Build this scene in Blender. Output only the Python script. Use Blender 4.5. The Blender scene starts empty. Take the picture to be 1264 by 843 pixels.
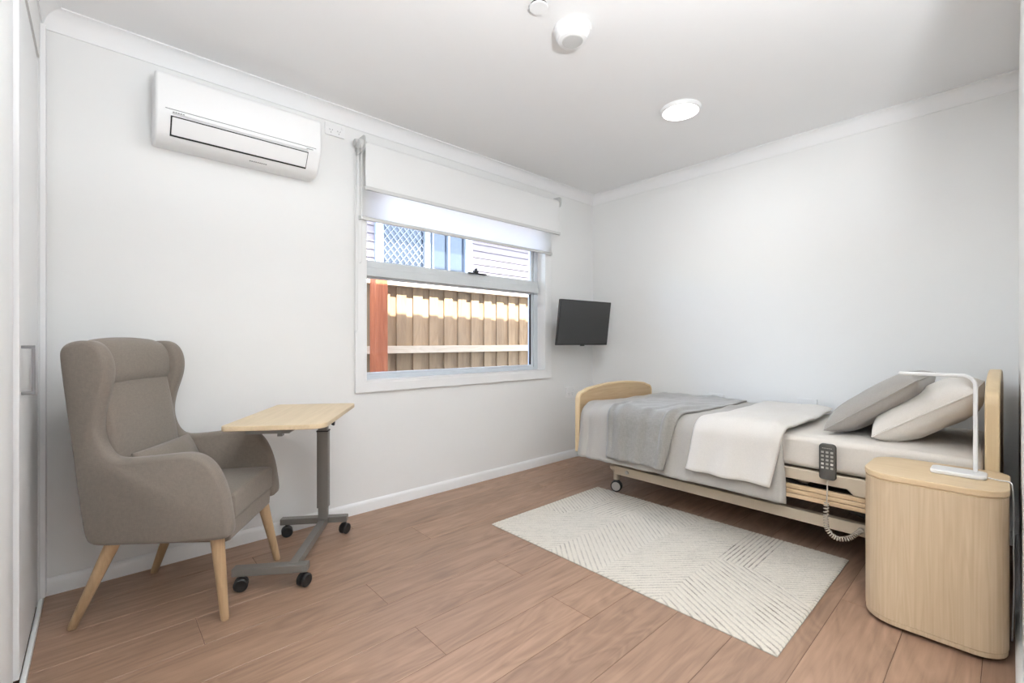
import bpy, math, random
import numpy as np
from mathutils import Vector, Matrix, noise
random.seed(7)
SC = bpy.context.scene
COL = SC.collection
PI = math.pi
R = math.radians

# ------------------------------------------------------------------ camera, sky, sun, exposure
cam_d = bpy.data.cameras.new('camera'); cam_d.sensor_width = 36.0; cam_d.lens = 16.0; cam_d.clip_start = 0.03
cam = bpy.data.objects.new('camera', cam_d); COL.objects.link(cam)
cam.location = (0, 0, 1.04); cam.rotation_euler = (R(90), 0, R(-42.3))
SC.camera = cam

world = bpy.data.worlds.new('sky'); SC.world = world; world.use_nodes = True
wn = world.node_tree; wn.nodes.clear()
w_out = wn.nodes.new('ShaderNodeOutputWorld'); w_bg = wn.nodes.new('ShaderNodeBackground')
w_sky = wn.nodes.new('ShaderNodeTexSky'); w_sky.sky_type = 'NISHITA'; w_sky.sun_disc = False
w_sky.sun_elevation = R(57); w_sky.sun_rotation = R(180); w_sky.air_density = 1.0; w_sky.dust_density = 2.0
w_bg.inputs['Strength'].default_value = 2.4
wn.links.new(w_sky.outputs[0], w_bg.inputs['Color']); wn.links.new(w_bg.outputs[0], w_out.inputs['Surface'])

sun_d = bpy.data.lights.new('sun', 'SUN'); sun_d.energy = 34.0; sun_d.angle = R(0.6); sun_d.color = (1.0, 0.95, 0.88)
sun = bpy.data.objects.new('sun', sun_d); COL.objects.link(sun)
sun.rotation_euler = (R(33), 0, R(6)); sun.location = (1, -6, 9)      # shines over this house, down and towards the fence

LAMP_W = 6.0; ENTRY_FILL_W = 4.0; UP_FILL_W = 88.0  # room lamps, then the added entry lights and added uplight for fill
SC.view_settings.view_transform = 'Standard'; SC.view_settings.look = 'None'
SC.view_settings.gamma = 1.0; SC.view_settings.exposure = 0.06; SC.view_settings.use_curve_mapping = False

# ------------------------------------------------------------------ helpers
def lin(h):
    h = h.lstrip('#'); out = []
    for i in (0, 2, 4):
        c = int(h[i:i+2], 16) / 255.0
        out.append(c / 12.92 if c <= 0.04045 else ((c + 0.055) / 1.055) ** 2.4)
    return (*out, 1.0)

def new_mat(name):
    m = bpy.data.materials.new(name); m.use_nodes = True
    nt = m.node_tree; b = nt.nodes['Principled BSDF']
    return m, nt, b

def nd(nt, kind, **kw):
    n = nt.nodes.new(kind)
    for k, v in kw.items(): setattr(n, k, v)
    return n

def bump(nt, b, src, strength, dist=0.01):
    n = nd(nt, 'ShaderNodeBump'); n.inputs['Strength'].default_value = strength; n.inputs['Distance'].default_value = dist
    nt.links.new(src, n.inputs['Height']); nt.links.new(n.outputs[0], b.inputs['Normal'])

def m_plain(name, col, rough=0.5, metal=0.0, vary=0.03, scale=8.0, bmp=0.0, bscale=120.0):
    m, nt, b = new_mat(name)
    tc = nd(nt, 'ShaderNodeTexCoord'); nz = nd(nt, 'ShaderNodeTexNoise'); nz.inputs['Scale'].default_value = scale; nz.inputs['Detail'].default_value = 4
    nt.links.new(tc.outputs['Object'], nz.inputs['Vector'])
    cr = nd(nt, 'ShaderNodeValToRGB'); c = lin(col)
    cr.color_ramp.elements[0].position = 0.3; cr.color_ramp.elements[1].position = 0.7
    cr.color_ramp.elements[0].color = tuple(min(1, x * (1 - vary)) for x in c[:3]) + (1,)
    cr.color_ramp.elements[1].color = tuple(min(1, x * (1 + vary)) for x in c[:3]) + (1,)
    nt.links.new(nz.outputs['Fac'], cr.inputs[0]); nt.links.new(cr.outputs[0], b.inputs['Base Color'])
    b.inputs['Roughness'].default_value = rough; b.inputs['Metallic'].default_value = metal
    if bmp:
        n2 = nd(nt, 'ShaderNodeTexNoise'); n2.inputs['Scale'].default_value = bscale; n2.inputs['Detail'].default_value = 3
        nt.links.new(tc.outputs['Object'], n2.inputs['Vector']); bump(nt, b, n2.outputs['Fac'], bmp, 0.002)
    return m

def m_wood(name, dark, light, axis='x', rough=0.45, fine=70.0, long=3.0, contrast=1.0, rnd=0.0, knots=0.0, world_space=False):
    """grain running along axis"""
    m, nt, b = new_mat(name)
    if world_space:
        g = nd(nt, 'ShaderNodeNewGeometry'); vec = g.outputs['Position']
    else:
        tc = nd(nt, 'ShaderNodeTexCoord'); vec = tc.outputs['Object']
    oi = nd(nt, 'ShaderNodeObjectInfo')
    mp = nd(nt, 'ShaderNodeMapping')
    sc = {'x': (long, fine, fine), 'y': (fine, long, fine), 'z': (fine, fine, long)}[axis]
    mp.inputs['Scale'].default_value = sc
    add = nd(nt, 'ShaderNodeVectorMath', operation='ADD'); mul = nd(nt, 'ShaderNodeVectorMath', operation='SCALE')
    mul.inputs[0].default_value = (17.3, 31.7, 11.1); nt.links.new(oi.outputs['Random'], mul.inputs['Scale'])
    nt.links.new(vec, add.inputs[0]); nt.links.new(mul.outputs[0], add.inputs[1])
    nt.links.new(add.outputs[0], mp.inputs['Vector'])
    n1 = nd(nt, 'ShaderNodeTexNoise'); n1.inputs['Scale'].default_value = 1.0; n1.inputs['Detail'].default_value = 6; n1.inputs['Roughness'].default_value = 0.6; n1.inputs['Distortion'].default_value = 0.6
    nt.links.new(mp.outputs[0], n1.inputs['Vector'])
    # broad cathedral figure
    mp2 = nd(nt, 'ShaderNodeMapping'); k = 0.16
    sc2 = {'x': (long * .5, fine * k, fine * k), 'y': (fine * k, long * .5, fine * k), 'z': (fine * k, fine * k, long * .5)}[axis]
    mp2.inputs['Scale'].default_value = sc2; nt.links.new(add.outputs[0], mp2.inputs['Vector'])
    n2 = nd(nt, 'ShaderNodeTexNoise'); n2.inputs['Scale'].default_value = 1.0; n2.inputs['Detail'].default_value = 2; n2.inputs['Distortion'].default_value = 1.2
    nt.links.new(mp2.outputs[0], n2.inputs['Vector'])
    rg = nd(nt, 'ShaderNodeMath', operation='MULTIPLY'); rg.inputs[1].default_value = 7.0; nt.links.new(n2.outputs['Fac'], rg.inputs[0])
    fr = nd(nt, 'ShaderNodeMath', operation='PINGPONG'); fr.inputs[1].default_value = 0.5; nt.links.new(rg.outputs[0], fr.inputs[0])
    mx = nd(nt, 'ShaderNodeMath', operation='MULTIPLY_ADD'); mx.inputs[1].default_value = 0.35; nt.links.new(fr.outputs[0], mx.inputs[0])
    ml = nd(nt, 'ShaderNodeMath', operation='MULTIPLY'); ml.inputs[1].default_value = 0.75; nt.links.new(n1.outputs['Fac'], ml.inputs[0])
    nt.links.new(ml.outputs[0], mx.inputs[2])
    cr = nd(nt, 'ShaderNodeValToRGB'); w = 0.22 / contrast
    cr.color_ramp.elements[0].position = max(0, 0.46 - w); cr.color_ramp.elements[1].position = min(1, 0.46 + w)
    cr.color_ramp.elements[0].color = lin(dark); cr.color_ramp.elements[1].color = lin(light)
    nt.links.new(mx.outputs[0], cr.inputs[0]); colour = cr.outputs[0]
    if knots:
        mp3 = nd(nt, 'ShaderNodeMapping'); mp3.inputs['Scale'].default_value = {'x': (2.0, 7.5, 7.5), 'y': (7.5, 2.0, 7.5), 'z': (7.5, 7.5, 2.0)}[axis]
        nt.links.new(add.outputs[0], mp3.inputs['Vector'])
        vo = nd(nt, 'ShaderNodeTexNoise'); vo.inputs['Scale'].default_value = 1.2; vo.inputs['Detail'].default_value = 5; vo.inputs['Distortion'].default_value = 0.8
        nt.links.new(mp3.outputs[0], vo.inputs['Vector'])
        kr = nd(nt, 'ShaderNodeValToRGB'); kr.color_ramp.elements[0].position = 0.56; kr.color_ramp.elements[1].position = 0.78
        kr.color_ramp.elements[0].color = (0, 0, 0, 1); kr.color_ramp.elements[1].color = (knots, knots, knots, 1)
        nt.links.new(vo.outputs['Fac'], kr.inputs[0])
        mk = nd(nt, 'ShaderNodeMix', data_type='RGBA'); d = lin(dark)
        mk.inputs['B'].default_value = tuple(x * 0.55 for x in d[:3]) + (1,)
        nt.links.new(kr.outputs[0], mk.inputs['Factor']); nt.links.new(colour, mk.inputs['A']); colour = mk.outputs['Result']
    if rnd:
        hs = nd(nt, 'ShaderNodeHueSaturation'); mr = nd(nt, 'ShaderNodeMapRange')
        mr.inputs['To Min'].default_value = 1 - rnd; mr.inputs['To Max'].default_value = 1 + rnd
        nt.links.new(oi.outputs['Random'], mr.inputs['Value']); nt.links.new(mr.outputs[0], hs.inputs['Value'])
        nt.links.new(colour, hs.inputs['Color']); colour = hs.outputs[0]
    nt.links.new(colour, b.inputs['Base Color']); b.inputs['Roughness'].default_value = rough
    bump(nt, b, n1.outputs['Fac'], 0.08, 0.001)
    return m

def m_fabric(name, col, weave=900.0, vary=0.14, rough=0.9, bmp=0.35, sheen=0.2):
    m, nt, b = new_mat(name)
    tc = nd(nt, 'ShaderNodeTexCoord'); outs = []
    for s in ((weave, weave * .1, weave * .1), (weave * .1, weave * .1, weave), (weave * .1, weave, weave * .1)):
        mp = nd(nt, 'ShaderNodeMapping'); mp.inputs['Scale'].default_value = s; nt.links.new(tc.outputs['Object'], mp.inputs['Vector'])
        n = nd(nt, 'ShaderNodeTexNoise'); n.inputs['Scale'].default_value = 1.0; n.inputs['Detail'].default_value = 2
        nt.links.new(mp.outputs[0], n.inputs['Vector']); outs.append(n.outputs['Fac'])
    a = nd(nt, 'ShaderNodeMath', operation='ADD'); nt.links.new(outs[0], a.inputs[0]); nt.links.new(outs[1], a.inputs[1])
    a2 = nd(nt, 'ShaderNodeMath', operation='ADD'); nt.links.new(a.outputs[0], a2.inputs[0]); nt.links.new(outs[2], a2.inputs[1])
    d = nd(nt, 'ShaderNodeMath', operation='DIVIDE'); d.inputs[1].default_value = 3.0; nt.links.new(a2.outputs[0], d.inputs[0])
    cr = nd(nt, 'ShaderNodeValToRGB'); c = lin(col)
    cr.color_ramp.elements[0].position = 0.36; cr.color_ramp.elements[1].position = 0.64
    cr.color_ramp.elements[0].color = tuple(x * (1 - vary) for x in c[:3]) + (1,)
    cr.color_ramp.elements[1].color = tuple(min(1, x * (1 + vary)) for x in c[:3]) + (1,)
    nt.links.new(d.outputs[0], cr.inputs[0]); nt.links.new(cr.outputs[0], b.inputs['Base Color'])
    b.inputs['Roughness'].default_value = rough; b.inputs['Sheen Weight'].default_value = sheen
    bump(nt, b, d.outputs[0], bmp, 0.002)
    return m

MATRIX = {}
def mw(o): return MATRIX.get(o.name, Matrix())

class MB:
    def __init__(s): s.v = []; s.f = []
    def add(s, vs, fs):
        k = len(s.v); s.v += [tuple(p) for p in vs]; s.f += [tuple(i + k for i in f) for f in fs]; return s
    def box(s, x0, x1, y0, y1, z0, z1):
        return s.add([(x0,y0,z0),(x1,y0,z0),(x1,y1,z0),(x0,y1,z0),(x0,y0,z1),(x1,y0,z1),(x1,y1,z1),(x0,y1,z1)],
                     [(3,2,1,0),(4,5,6,7),(0,1,5,4),(1,2,6,5),(2,3,7,6),(3,0,4,7)])
    def prism(s, pts, d0, d1, axis='z'):
        """2D polygon (ccw when seen from +axis) extruded between d0 and d1"""
        n = len(pts)
        def P(a, b, d):
            return {'z': (a, b, d), 'y': (a, d, b), 'x': (d, a, b)}[axis]
        vs = [P(a, b, d0) for a, b in pts] + [P(a, b, d1) for a, b in pts]
        fs = [tuple(range(n))[::-1], tuple(range(n, 2 * n))] + [(i, (i + 1) % n, n + (i + 1) % n, n + i) for i in range(n)]
        if axis == 'y': fs = [f[::-1] for f in fs]
        return s.add(vs, fs)
    def ring(s, outer, inner, d0, d1, axis='z'):
        n = len(outer)
        def P(p, d):
            a, b = p; return {'z': (a, b, d), 'y': (a, d, b), 'x': (d, a, b)}[axis]
        vs = [P(p, d0) for p in outer] + [P(p, d1) for p in outer] + [P(p, d0) for p in inner] + [P(p, d1) for p in inner]
        fs = []
        for i in range(n):
            j = (i + 1) % n
            fs += [(i, j, n + j, n + i), (n + i, n + j, 3*n + j, 3*n + i), (2*n + j, 2*n + i, 3*n + i, 3*n + j), (j, i, 2*n + i, 2*n + j)]
        return s.add(vs, fs)
    def tube(s, path, r, seg=10, caps=True, closed=False):
        path = [Vector(p) for p in path]; n = len(path)
        rr = r if isinstance(r, (list, tuple)) else [r] * n
        up = None; rings = []
        for i, p in enumerate(path):
            if closed: t = path[(i + 1) % n] - path[i - 1]
            else: t = path[min(i + 1, n - 1)] - path[max(i - 1, 0)]
            t.normalize()
            if up is None:
                up = Vector((0, 0, 1)) if abs(t.z) < 0.9 else Vector((1, 0, 0))
            side = t.cross(up)
            if side.length < 1e-6: side = t.cross(Vector((0, 1, 0)))
            side.normalize(); up = side.cross(t); up.normalize()
            rings.append([p + rr[i] * (math.cos(2*PI*k/seg + PI/seg) * side + math.sin(2*PI*k/seg + PI/seg) * up) for k in range(seg)])
        vs = [q for ring in rings for q in ring]; fs = []
        m = n if closed else n - 1
        for i in range(m):
            for k in range(seg):
                a, b2 = i * seg, ((i + 1) % n) * seg
                fs.append((a + k, a + (k + 1) % seg, b2 + (k + 1) % seg, b2 + k))
        fs = [f[::-1] for f in fs]
        if caps and not closed:
            fs.append(tuple(range(seg))); fs.append(tuple(range((n - 1) * seg, n * seg))[::-1])
        return s.add(vs, fs)
    def lathe(s, prof, c=(0, 0, 0), axis='z', seg=32):
        """profile of (radius, height)"""
        vs = []; fs = []; n = len(prof)
        for k in range(seg):
            a = 2 * PI * k / seg
            for r, h in prof:
                x, y = r * math.cos(a), r * math.sin(a)
                p = {'z': (x, y, h), 'y': (x, h, y), 'x': (h, x, y)}[axis]
                vs.append((p[0] + c[0], p[1] + c[1], p[2] + c[2]))
        for k in range(seg):
            k2 = (k + 1) % seg
            for i in range(n - 1):
                f = (k * n + i, k2 * n + i, k2 * n + i + 1, k * n + i + 1)
                fs.append(f if axis != 'y' else f[::-1])
        lo, hi = tuple(k * n for k in range(seg)), tuple(k * n + n - 1 for k in range(seg))
        if axis == 'y': lo, hi = lo[::-1], hi[::-1]
        if prof[0][0] > 1e-6: fs.append(lo[::-1])
        if prof[-1][0] > 1e-6: fs.append(hi)
        return s.add(vs, fs)
    def mesh(s, name, shift=(0, 0, 0), mat=None, smooth=False):
        me = bpy.data.meshes.new(name)
        me.from_pydata([(x - shift[0], y - shift[1], z - shift[2]) for x, y, z in s.v], [], s.f)
        me.validate(); me.update()
        if mat: me.materials.append(mat)
        if smooth is not False:
            me.shade_smooth()
            if smooth is not True:
                me.set_sharp_from_angle(angle=R(smooth))
        return me
    def build(s, name, mat, parent=None, local=False, smooth=False, bevel=0.0, seg=2, solid=0.0, sub=0, tri=False, weld=False):
        """vertices are world coordinates, or the parent's own when local is set"""
        if parent is not None and not local:
            inv = mw(parent).inverted(); s.v = [tuple(inv @ Vector(p)) for p in s.v]
        a = np.array(s.v); lo, hi = a.min(0), a.max(0)
        c = ((lo[0] + hi[0]) / 2, (lo[1] + hi[1]) / 2, lo[2])
        me = s.mesh(name, c, mat, smooth if smooth else (35 if bevel else False))
        o = bpy.data.objects.new(name, me); COL.objects.link(o); o.location = c
        M = Matrix.Translation(c)
        if parent is not None: o.parent = parent; M = mw(parent) @ M
        MATRIX[o.name] = M
        if weld: o.modifiers.new('weld', 'WELD').merge_threshold = 0.0004
        if solid:
            q = o.modifiers.new('solid', 'SOLIDIFY'); q.thickness = solid; q.offset = 1.0
        if bevel:
            q = o.modifiers.new('bevel', 'BEVEL'); q.width = bevel; q.segments = seg; q.limit_method = 'ANGLE'; q.angle_limit = R(40)
            o.modifiers.new('wn', 'WEIGHTED_NORMAL').keep_sharp = False
        if sub:
            q = o.modifiers.new('sub', 'SUBSURF'); q.levels = sub; q.render_levels = sub
        return o

def thing(name, label, cat, loc=(0, 0, 0), rotz=0.0, group=None):
    o = bpy.data.objects.new(name, None); COL.objects.link(o); o.empty_display_size = 0.1
    o.location = loc; o.rotation_euler = (0, 0, rotz)
    MATRIX[o.name] = Matrix.Translation(loc) @ Matrix.Rotation(rotz, 4, 'Z')
    return tag(o, label, cat, group)
def tag(o, label, cat, group=None):
    o['label'] = label; o['category'] = cat
    if group: o['group'] = group
    return o
def struct(o, label=None):
    o['kind'] = 'structure'
    if label: o['label'] = label
    return o
def lab(o, label): o['label'] = label; return o

def rrect(x0, x1, y0, y1, r, n=6):
    """rounded rectangle; r one radius or four (x0y0, x1y0, x1y1, x0y1)"""
    rs = r if isinstance(r, (list, tuple)) else [r] * 4
    pts = []
    for (cx, cy, a0), q in zip(((x0, y0, 180), (x1, y0, 270), (x1, y1, 0), (x0, y1, 90)), rs):
        ox = cx + (q if cx == x0 else -q); oy = cy + (q if cy == y0 else -q)
        for k in range(n + 1):
            a = R(a0 + 90 * k / n); pts.append((ox + q * math.cos(a), oy + q * math.sin(a)))
    return pts

def spline(pts, n=6, closed=True):
    """Catmull-Rom through 2D or 3D points"""
    P = [Vector(p) for p in pts]; N = len(P); out = []
    rng = range(N) if closed else range(N - 1)
    for i in rng:
        if closed: a, b, c, d = P[i - 1], P[i], P[(i + 1) % N], P[(i + 2) % N]
        else: a, b, c, d = P[max(i - 1, 0)], P[i], P[i + 1], P[min(i + 2, N - 1)]
        for k in range(n):
            t = k / n
            out.append(0.5 * ((2 * b) + (c - a) * t + (2*a - 5*b + 4*c - d) * t*t + (3*b - a - 3*c + d) * t*t*t))
    if not closed: out.append(P[-1])
    return [tuple(p) for p in out]

def offset_poly(pts, d):
    """shrink a ccw polygon by d"""
    n = len(pts); out = []
    for i in range(n):
        a, b, c = Vector(pts[i - 1]), Vector(pts[i]), Vector(pts[(i + 1) % n])
        e1 = (b - a); e2 = (c - b)
        if e1.length < 1e-7: e1 = e2
        if e2.length < 1e-7: e2 = e1
        e1.normalize(); e2.normalize()
        n1 = Vector((-e1.y, e1.x)); n2 = Vector((-e2.y, e2.x)); m = n1 + n2
        m = m / max(m.length, 1e-6); k = d / max(m.dot(n1), 0.3)
        out.append((b.x + m.x * k, b.y + m.y * k))
    return out

# ------------------------------------------------------------------ materials
M = {}
M['wall'] = m_plain('white_wall_paint', 'f2f2f1', 0.7, vary=0.006, scale=2)
M['ceil'] = m_plain('ceiling_paint', 'f6f6f6', 0.8, vary=0.006, scale=2)
M['trim'] = m_plain('white_gloss_trim', 'f5f5f5', 0.35, vary=0.006)
M['door'] = m_plain('white_laminate', 'f2f2f2', 0.45, vary=0.005)
M['plastic'] = m_plain('white_plastic', 'f3f3f3', 0.35, vary=0.006)
M['plastic_grey'] = m_plain('pale_grey_plastic', 'cfcfcd', 0.45, vary=0.01)
M['dark'] = m_plain('dark_gap', '1c1c1c', 0.7)  # dark caps and cup; also stands in for shade in gaps
M['mark'] = m_plain('grey_print', '8a8a8a', 0.6)
M['floor'] = m_wood('oak_floor', '7f6452', 'ae8d76', 'x', 0.42, fine=42, long=2.6, contrast=0.75, rnd=0.09, knots=0.45, world_space=True)
M['joint'] = m_plain('floor_joint', '6b5242', 0.8)
M['oak'] = m_wood('pale_oak', 'c3ab8b', 'd6c1a4', 'z', 0.45, fine=95, long=1.6, contrast=0.95)
M['oak_top'] = m_wood('pale_oak_top', 'd0b48d', 'e2cba8', 'y', 0.42, fine=80, long=2.2, contrast=0.7)
M['oak_x'] = m_wood('pale_oak_board', 'b39673', 'c9ae8a', 'x', 0.45, fine=80, long=2.2, contrast=0.8)
M['oak_edge'] = m_wood('pale_oak_edge', 'd8bc92', 'e6cfa9', 'z', 0.45, fine=60, long=2.2, contrast=0.6)
M['oak_y'] = m_wood('pale_oak_rail', 'c9aa84', 'dcc3a0', 'y', 0.45, fine=90, long=2.0, contrast=0.8)
M['leg'] = m_wood('oak_leg', 'a98c6b', 'c6a985', 'z', 0.45, fine=90, long=3, contrast=0.7)
M['table'] = m_wood('oak_laminate', 'c8b290', 'd9c4a4', 'y', 0.4, fine=60, long=2.0, contrast=0.7)
M['chair'] = m_fabric('taupe_linen', '7d7369', 700, 0.10)
M['pipe'] = m_fabric('taupe_seam', '7a6f64', 700, 0.1)
M['sheet'] = m_fabric('ivory_cotton', 'e2dbd2', 1300, 0.04, bmp=0.1)
M['duvet'] = m_fabric('pale_grey_cotton', 'aca7a0', 1200, 0.06, bmp=0.12)
M['cream'] = m_fabric('cream_cotton', 'ddd8d1', 1200, 0.05, bmp=0.12)
M['throw'] = m_fabric('grey_wool', '8d8983', 420, 0.14, bmp=0.5, sheen=0.5)
M['pillow_grey'] = m_fabric('grey_pillow_cotton', 'a09b95', 1100, 0.07, bmp=0.15)
M['pillow_cream'] = m_fabric('cream_pillow_cotton', 'e0dad2', 1100, 0.05, bmp=0.12)
M['steel_grey'] = m_plain('grey_powder_coat', '7d7a76', 0.4, 0.35)
M['cream_metal'] = m_plain('cream_powder_coat', 'c9bba6', 0.4, 0.0)
M['black'] = m_plain('black_plastic', '1b1b1c', 0.45)
M['caster_grey'] = m_plain('grey_caster', 'b9b6b2', 0.45)
M['dark_metal'] = m_plain('dark_metal', '3b3733', 0.5, 0.4)
M['chrome'] = m_plain('brushed_chrome', '8e8e90', 0.32, 0.85)
M['screen'] = m_plain('tv_screen', '303030', 0.28)
M['tv_case'] = m_plain('tv_case', '1e1e1e', 0.45)
M['handset'] = m_plain('charcoal_plastic', '4a4844', 0.55)
M['key'] = m_plain('grey_key', 'a7a49c', 0.5)
M['key_light'] = m_plain('light_key', 'd8d6d0', 0.5)
M['coil'] = m_plain('beige_cord', 'bdb3a6', 0.5)
M['alu'] = m_plain('white_aluminium', 'd8dcde', 0.4, 0.1)
M['alu_blue'] = m_plain('anodised_aluminium', 'd3d9df', 0.4, 0.1)
M['fence'] = m_wood('pine_paling', '80684f', 'a2896b', 'z', 0.8, fine=28, long=2.2, contrast=0.8, rnd=0.1, knots=0.5)
M['fence_rail'] = m_wood('pine_rail', 'c0ad94', 'd8c8b2', 'x', 0.8, fine=28, long=2)
M['post'] = m_wood('red_post', '8f4a2c', 'b36a47', 'z', 0.75, fine=30, long=2)
M['board'] = m_plain('weatherboard_paint', '6e676b', 0.7)
M['tile_dark'] = m_plain('dark_roof', '5c5a60', 0.8)
M['ground'] = m_plain('gravel', '8f877c', 0.9, vary=0.3, scale=40)
M['alu_far'] = m_plain('grey_blue_frame', '8f98a3', 0.5)
M['wire'] = m_plain('screen_wire', '83878f', 0.5, 0.2)

def m_blind(name, col, trans):
    m = bpy.data.materials.new(name); m.use_nodes = True; nt = m.node_tree; nt.nodes.clear()
    out = nd(nt, 'ShaderNodeOutputMaterial'); d = nd(nt, 'ShaderNodeBsdfDiffuse'); t = nd(nt, 'ShaderNodeBsdfTranslucent'); mx = nd(nt, 'ShaderNodeMixShader')
    tc = nd(nt, 'ShaderNodeTexCoord'); nz = nd(nt, 'ShaderNodeTexNoise'); nz.inputs['Scale'].default_value = 400
    nt.links.new(tc.outputs['Object'], nz.inputs['Vector'])
    cr = nd(nt, 'ShaderNodeValToRGB'); c = lin(col)
    cr.color_ramp.elements[0].color = tuple(x * .96 for x in c[:3]) + (1,); cr.color_ramp.elements[1].color = c
    nt.links.new(nz.outputs['Fac'], cr.inputs[0])
    nt.links.new(cr.outputs[0], d.inputs['Color']); nt.links.new(cr.outputs[0], t.inputs['Color'])
    mx.inputs[0].default_value = trans
    nt.links.new(d.outputs[0], mx.inputs[1]); nt.links.new(t.outputs[0], mx.inputs[2]); nt.links.new(mx.outputs[0], out.inputs[0])
    return m
M['blockout'] = m_blind('blockout_fabric', 'ececeb', 0.02)
M['sheer'] = m_blind('light_filtering_fabric', 'fbfbfa', 0.85)

def m_glass(name, tint=(0.97, 0.98, 0.98, 1), refl=1.45):
    m = bpy.data.materials.new(name); m.use_nodes = True; nt = m.node_tree; nt.nodes.clear()
    out = nd(nt, 'ShaderNodeOutputMaterial'); g = nd(nt, 'ShaderNodeBsdfGlossy'); t = nd(nt, 'ShaderNodeBsdfTransparent'); mx = nd(nt, 'ShaderNodeMixShader')
    f = nd(nt, 'ShaderNodeFresnel'); f.inputs['IOR'].default_value = refl; g.inputs['Roughness'].default_value = 0.01
    t.inputs['Color'].default_value = tint
    nt.links.new(f.outputs[0], mx.inputs[0]); nt.links.new(t.outputs[0], mx.inputs[1]); nt.links.new(g.outputs[0], mx.inputs[2]); nt.links.new(mx.outputs[0], out.inputs[0])
    return m
M['glass'] = m_glass('window_glass', refl=1.25)
M['far_glass'] = m_plain('dark_house_glass', '2f3641', 0.06, 0.0)
def m_emit(name, col, s):
    m = bpy.data.materials.new(name); m.use_nodes = True; nt = m.node_tree; nt.nodes.clear()
    out = nd(nt, 'ShaderNodeOutputMaterial'); e = nd(nt, 'ShaderNodeEmission'); e.inputs['Color'].default_value = lin(col); e.inputs['Strength'].default_value = s
    nt.links.new(e.outputs[0], out.inputs[0]); return m
M['diffuser'] = m_emit('lit_diffuser', 'fffdf8', 6.0)

# ------------------------------------------------------------------ room dimensions
XL, XR, YB, YW, ZC = -0.17, 3.455, -0.022, 2.665, 2.40
HX = 1.70            # doorway edge in the rear wall; the hall lies behind it
HY = -2.4            # end of the hall
WX0, WX1, WZ0, WZ1 = 1.20, 2.805, 0.787, 2.12   # window opening

# ------------------------------------------------------------------ floor: oak planks laid along x
fl = struct(MB().box(XL - 0.05, XR + 0.02, HY - 0.05, YW + 0.02, -0.06, -0.0012).build('floor', M['joint']), 'oak plank floor')
starts = {}
ROW = 0.2; Y00 = 1.265
joint_x = {3: 0.272, 2: 0.851, 1: 1.40, 0: 0.856, -1: 1.37, -2: 0.52, -3: 1.75, 4: 1.30, 5: 0.55, 6: 1.05, -4: 1.18, -5: 0.4, -6: 1.5}
PL = 1.82
def plank(x0, x1, y0, y1):
    g = 0.0008; c = 0.0013; x0 += g; x1 -= g; y0 += g; y1 -= g
    vs = [(x0,y0,-0.012),(x1,y0,-0.012),(x1,y1,-0.012),(x0,y1,-0.012),(x0,y0,-c),(x1,y0,-c),(x1,y1,-c),(x0,y1,-c),
          (x0+c,y0+c,0),(x1-c,y0+c,0),(x1-c,y1-c,0),(x0+c,y1-c,0)]
    fs = [(0,1,5,4),(1,2,6,5),(2,3,7,6),(3,0,4,7),(4,5,9,8),(5,6,10,9),(6,7,11,10),(7,4,8,11),(8,9,10,11),(3,2,1,0)]
    MB().add(vs, fs).build('plank', M['floor'], fl)
k = 11
while Y00 + (k - 4) * ROW > HY:
    kk = k - 4
    y0, y1 = Y00 + kk * ROW, Y00 + (kk + 1) * ROW
    y1 = min(y1, YW); y0 = max(y0, HY)
    xmax = XR if y1 > YB + 0.02 else HX
    if y1 - y0 > 0.02:
        j = joint_x.get(kk, random.uniform(0.2, 1.6)); xs = [XL]
        x = j
        while x - PL > XL + 0.15: x -= PL
        while x < xmax - 0.12:
            if x > XL + 0.12: xs.append(x)
            x += PL
        xs.append(xmax)
        for a, b in zip(xs[:-1], xs[1:]): plank(a, b, y0, y1)
    k -= 1

# ------------------------------------------------------------------ walls and ceiling
T = 0.16
struct(MB().box(XL - T, XR + T, HY - T, YW + T, ZC, ZC + 0.1).build('ceiling', M['ceil']), 'plain white ceiling')
wf = MB()
wf.box(XL - T, WX0, YW, YW + T, -0.06, ZC).box(WX1, XR + T, YW, YW + T, -0.06, ZC)
wf.box(WX0, WX1, YW, YW + T, -0.06, WZ0).box(WX0, WX1, YW, YW + T, WZ1, ZC)
struct(wf.build('wall_front', M['wall']), 'white wall with the window')
struct(MB().box(XR, XR + T, YB - T, YW, -0.06, ZC).build('wall_right', M['wall']), 'white wall behind the bed')
struct(MB().box(HX, XR, YB - T, YB, -0.06, ZC).build('wall_rear', M['wall']), 'white wall behind the headboard')
struct(MB().box(XL - T, HX + T, HY - T, HY, -0.06, ZC).build('wall_hall_end', M['wall']))
struct(MB().box(HX, HX + T, HY, YB - T, -0.06, ZC).build('wall_hall_side', M['wall']))
# left wall: solid behind the wardrobe doors, a header over them, wall nearer the camera
wl = MB()
wl.box(XL - T, XL - 0.045, HY, YW, -0.06, ZC)
wl.box(XL - 0.045, XL, HY, 1.745, -0.002, ZC)
wl.box(XL - 0.045, XL, 1.745, YW, 2.155, ZC)
wl.box(XL - 0.045, XL, 2.575, YW, -0.002, 2.155)
struct(wl.build('wall_left', M['wall']), 'white wall with built-in wardrobe')
d1 = struct(MB().box(XL - 0.03, XL - 0.004, 1.998, 2.565, 0.028, 2.14).build('door_1', M['door'], bevel=0.002), 'white wardrobe door with chrome handle')
h = MB()
hx, hy0 = XL - 0.004, 2.045
h.box(hx, hx + 0.030, hy0 - 0.005, hy0 + 0.005, 1.018, 1.028).box(hx, hx + 0.030, hy0 - 0.005, hy0 + 0.005, 0.876, 0.886)
h.box(hx + 0.022, hx + 0.030, hy0 - 0.005, hy0 + 0.005, 0.886, 1.018)
lab(h.build('handle', M['chrome'], d1, bevel=0.001), 'chrome bow handle')
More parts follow.
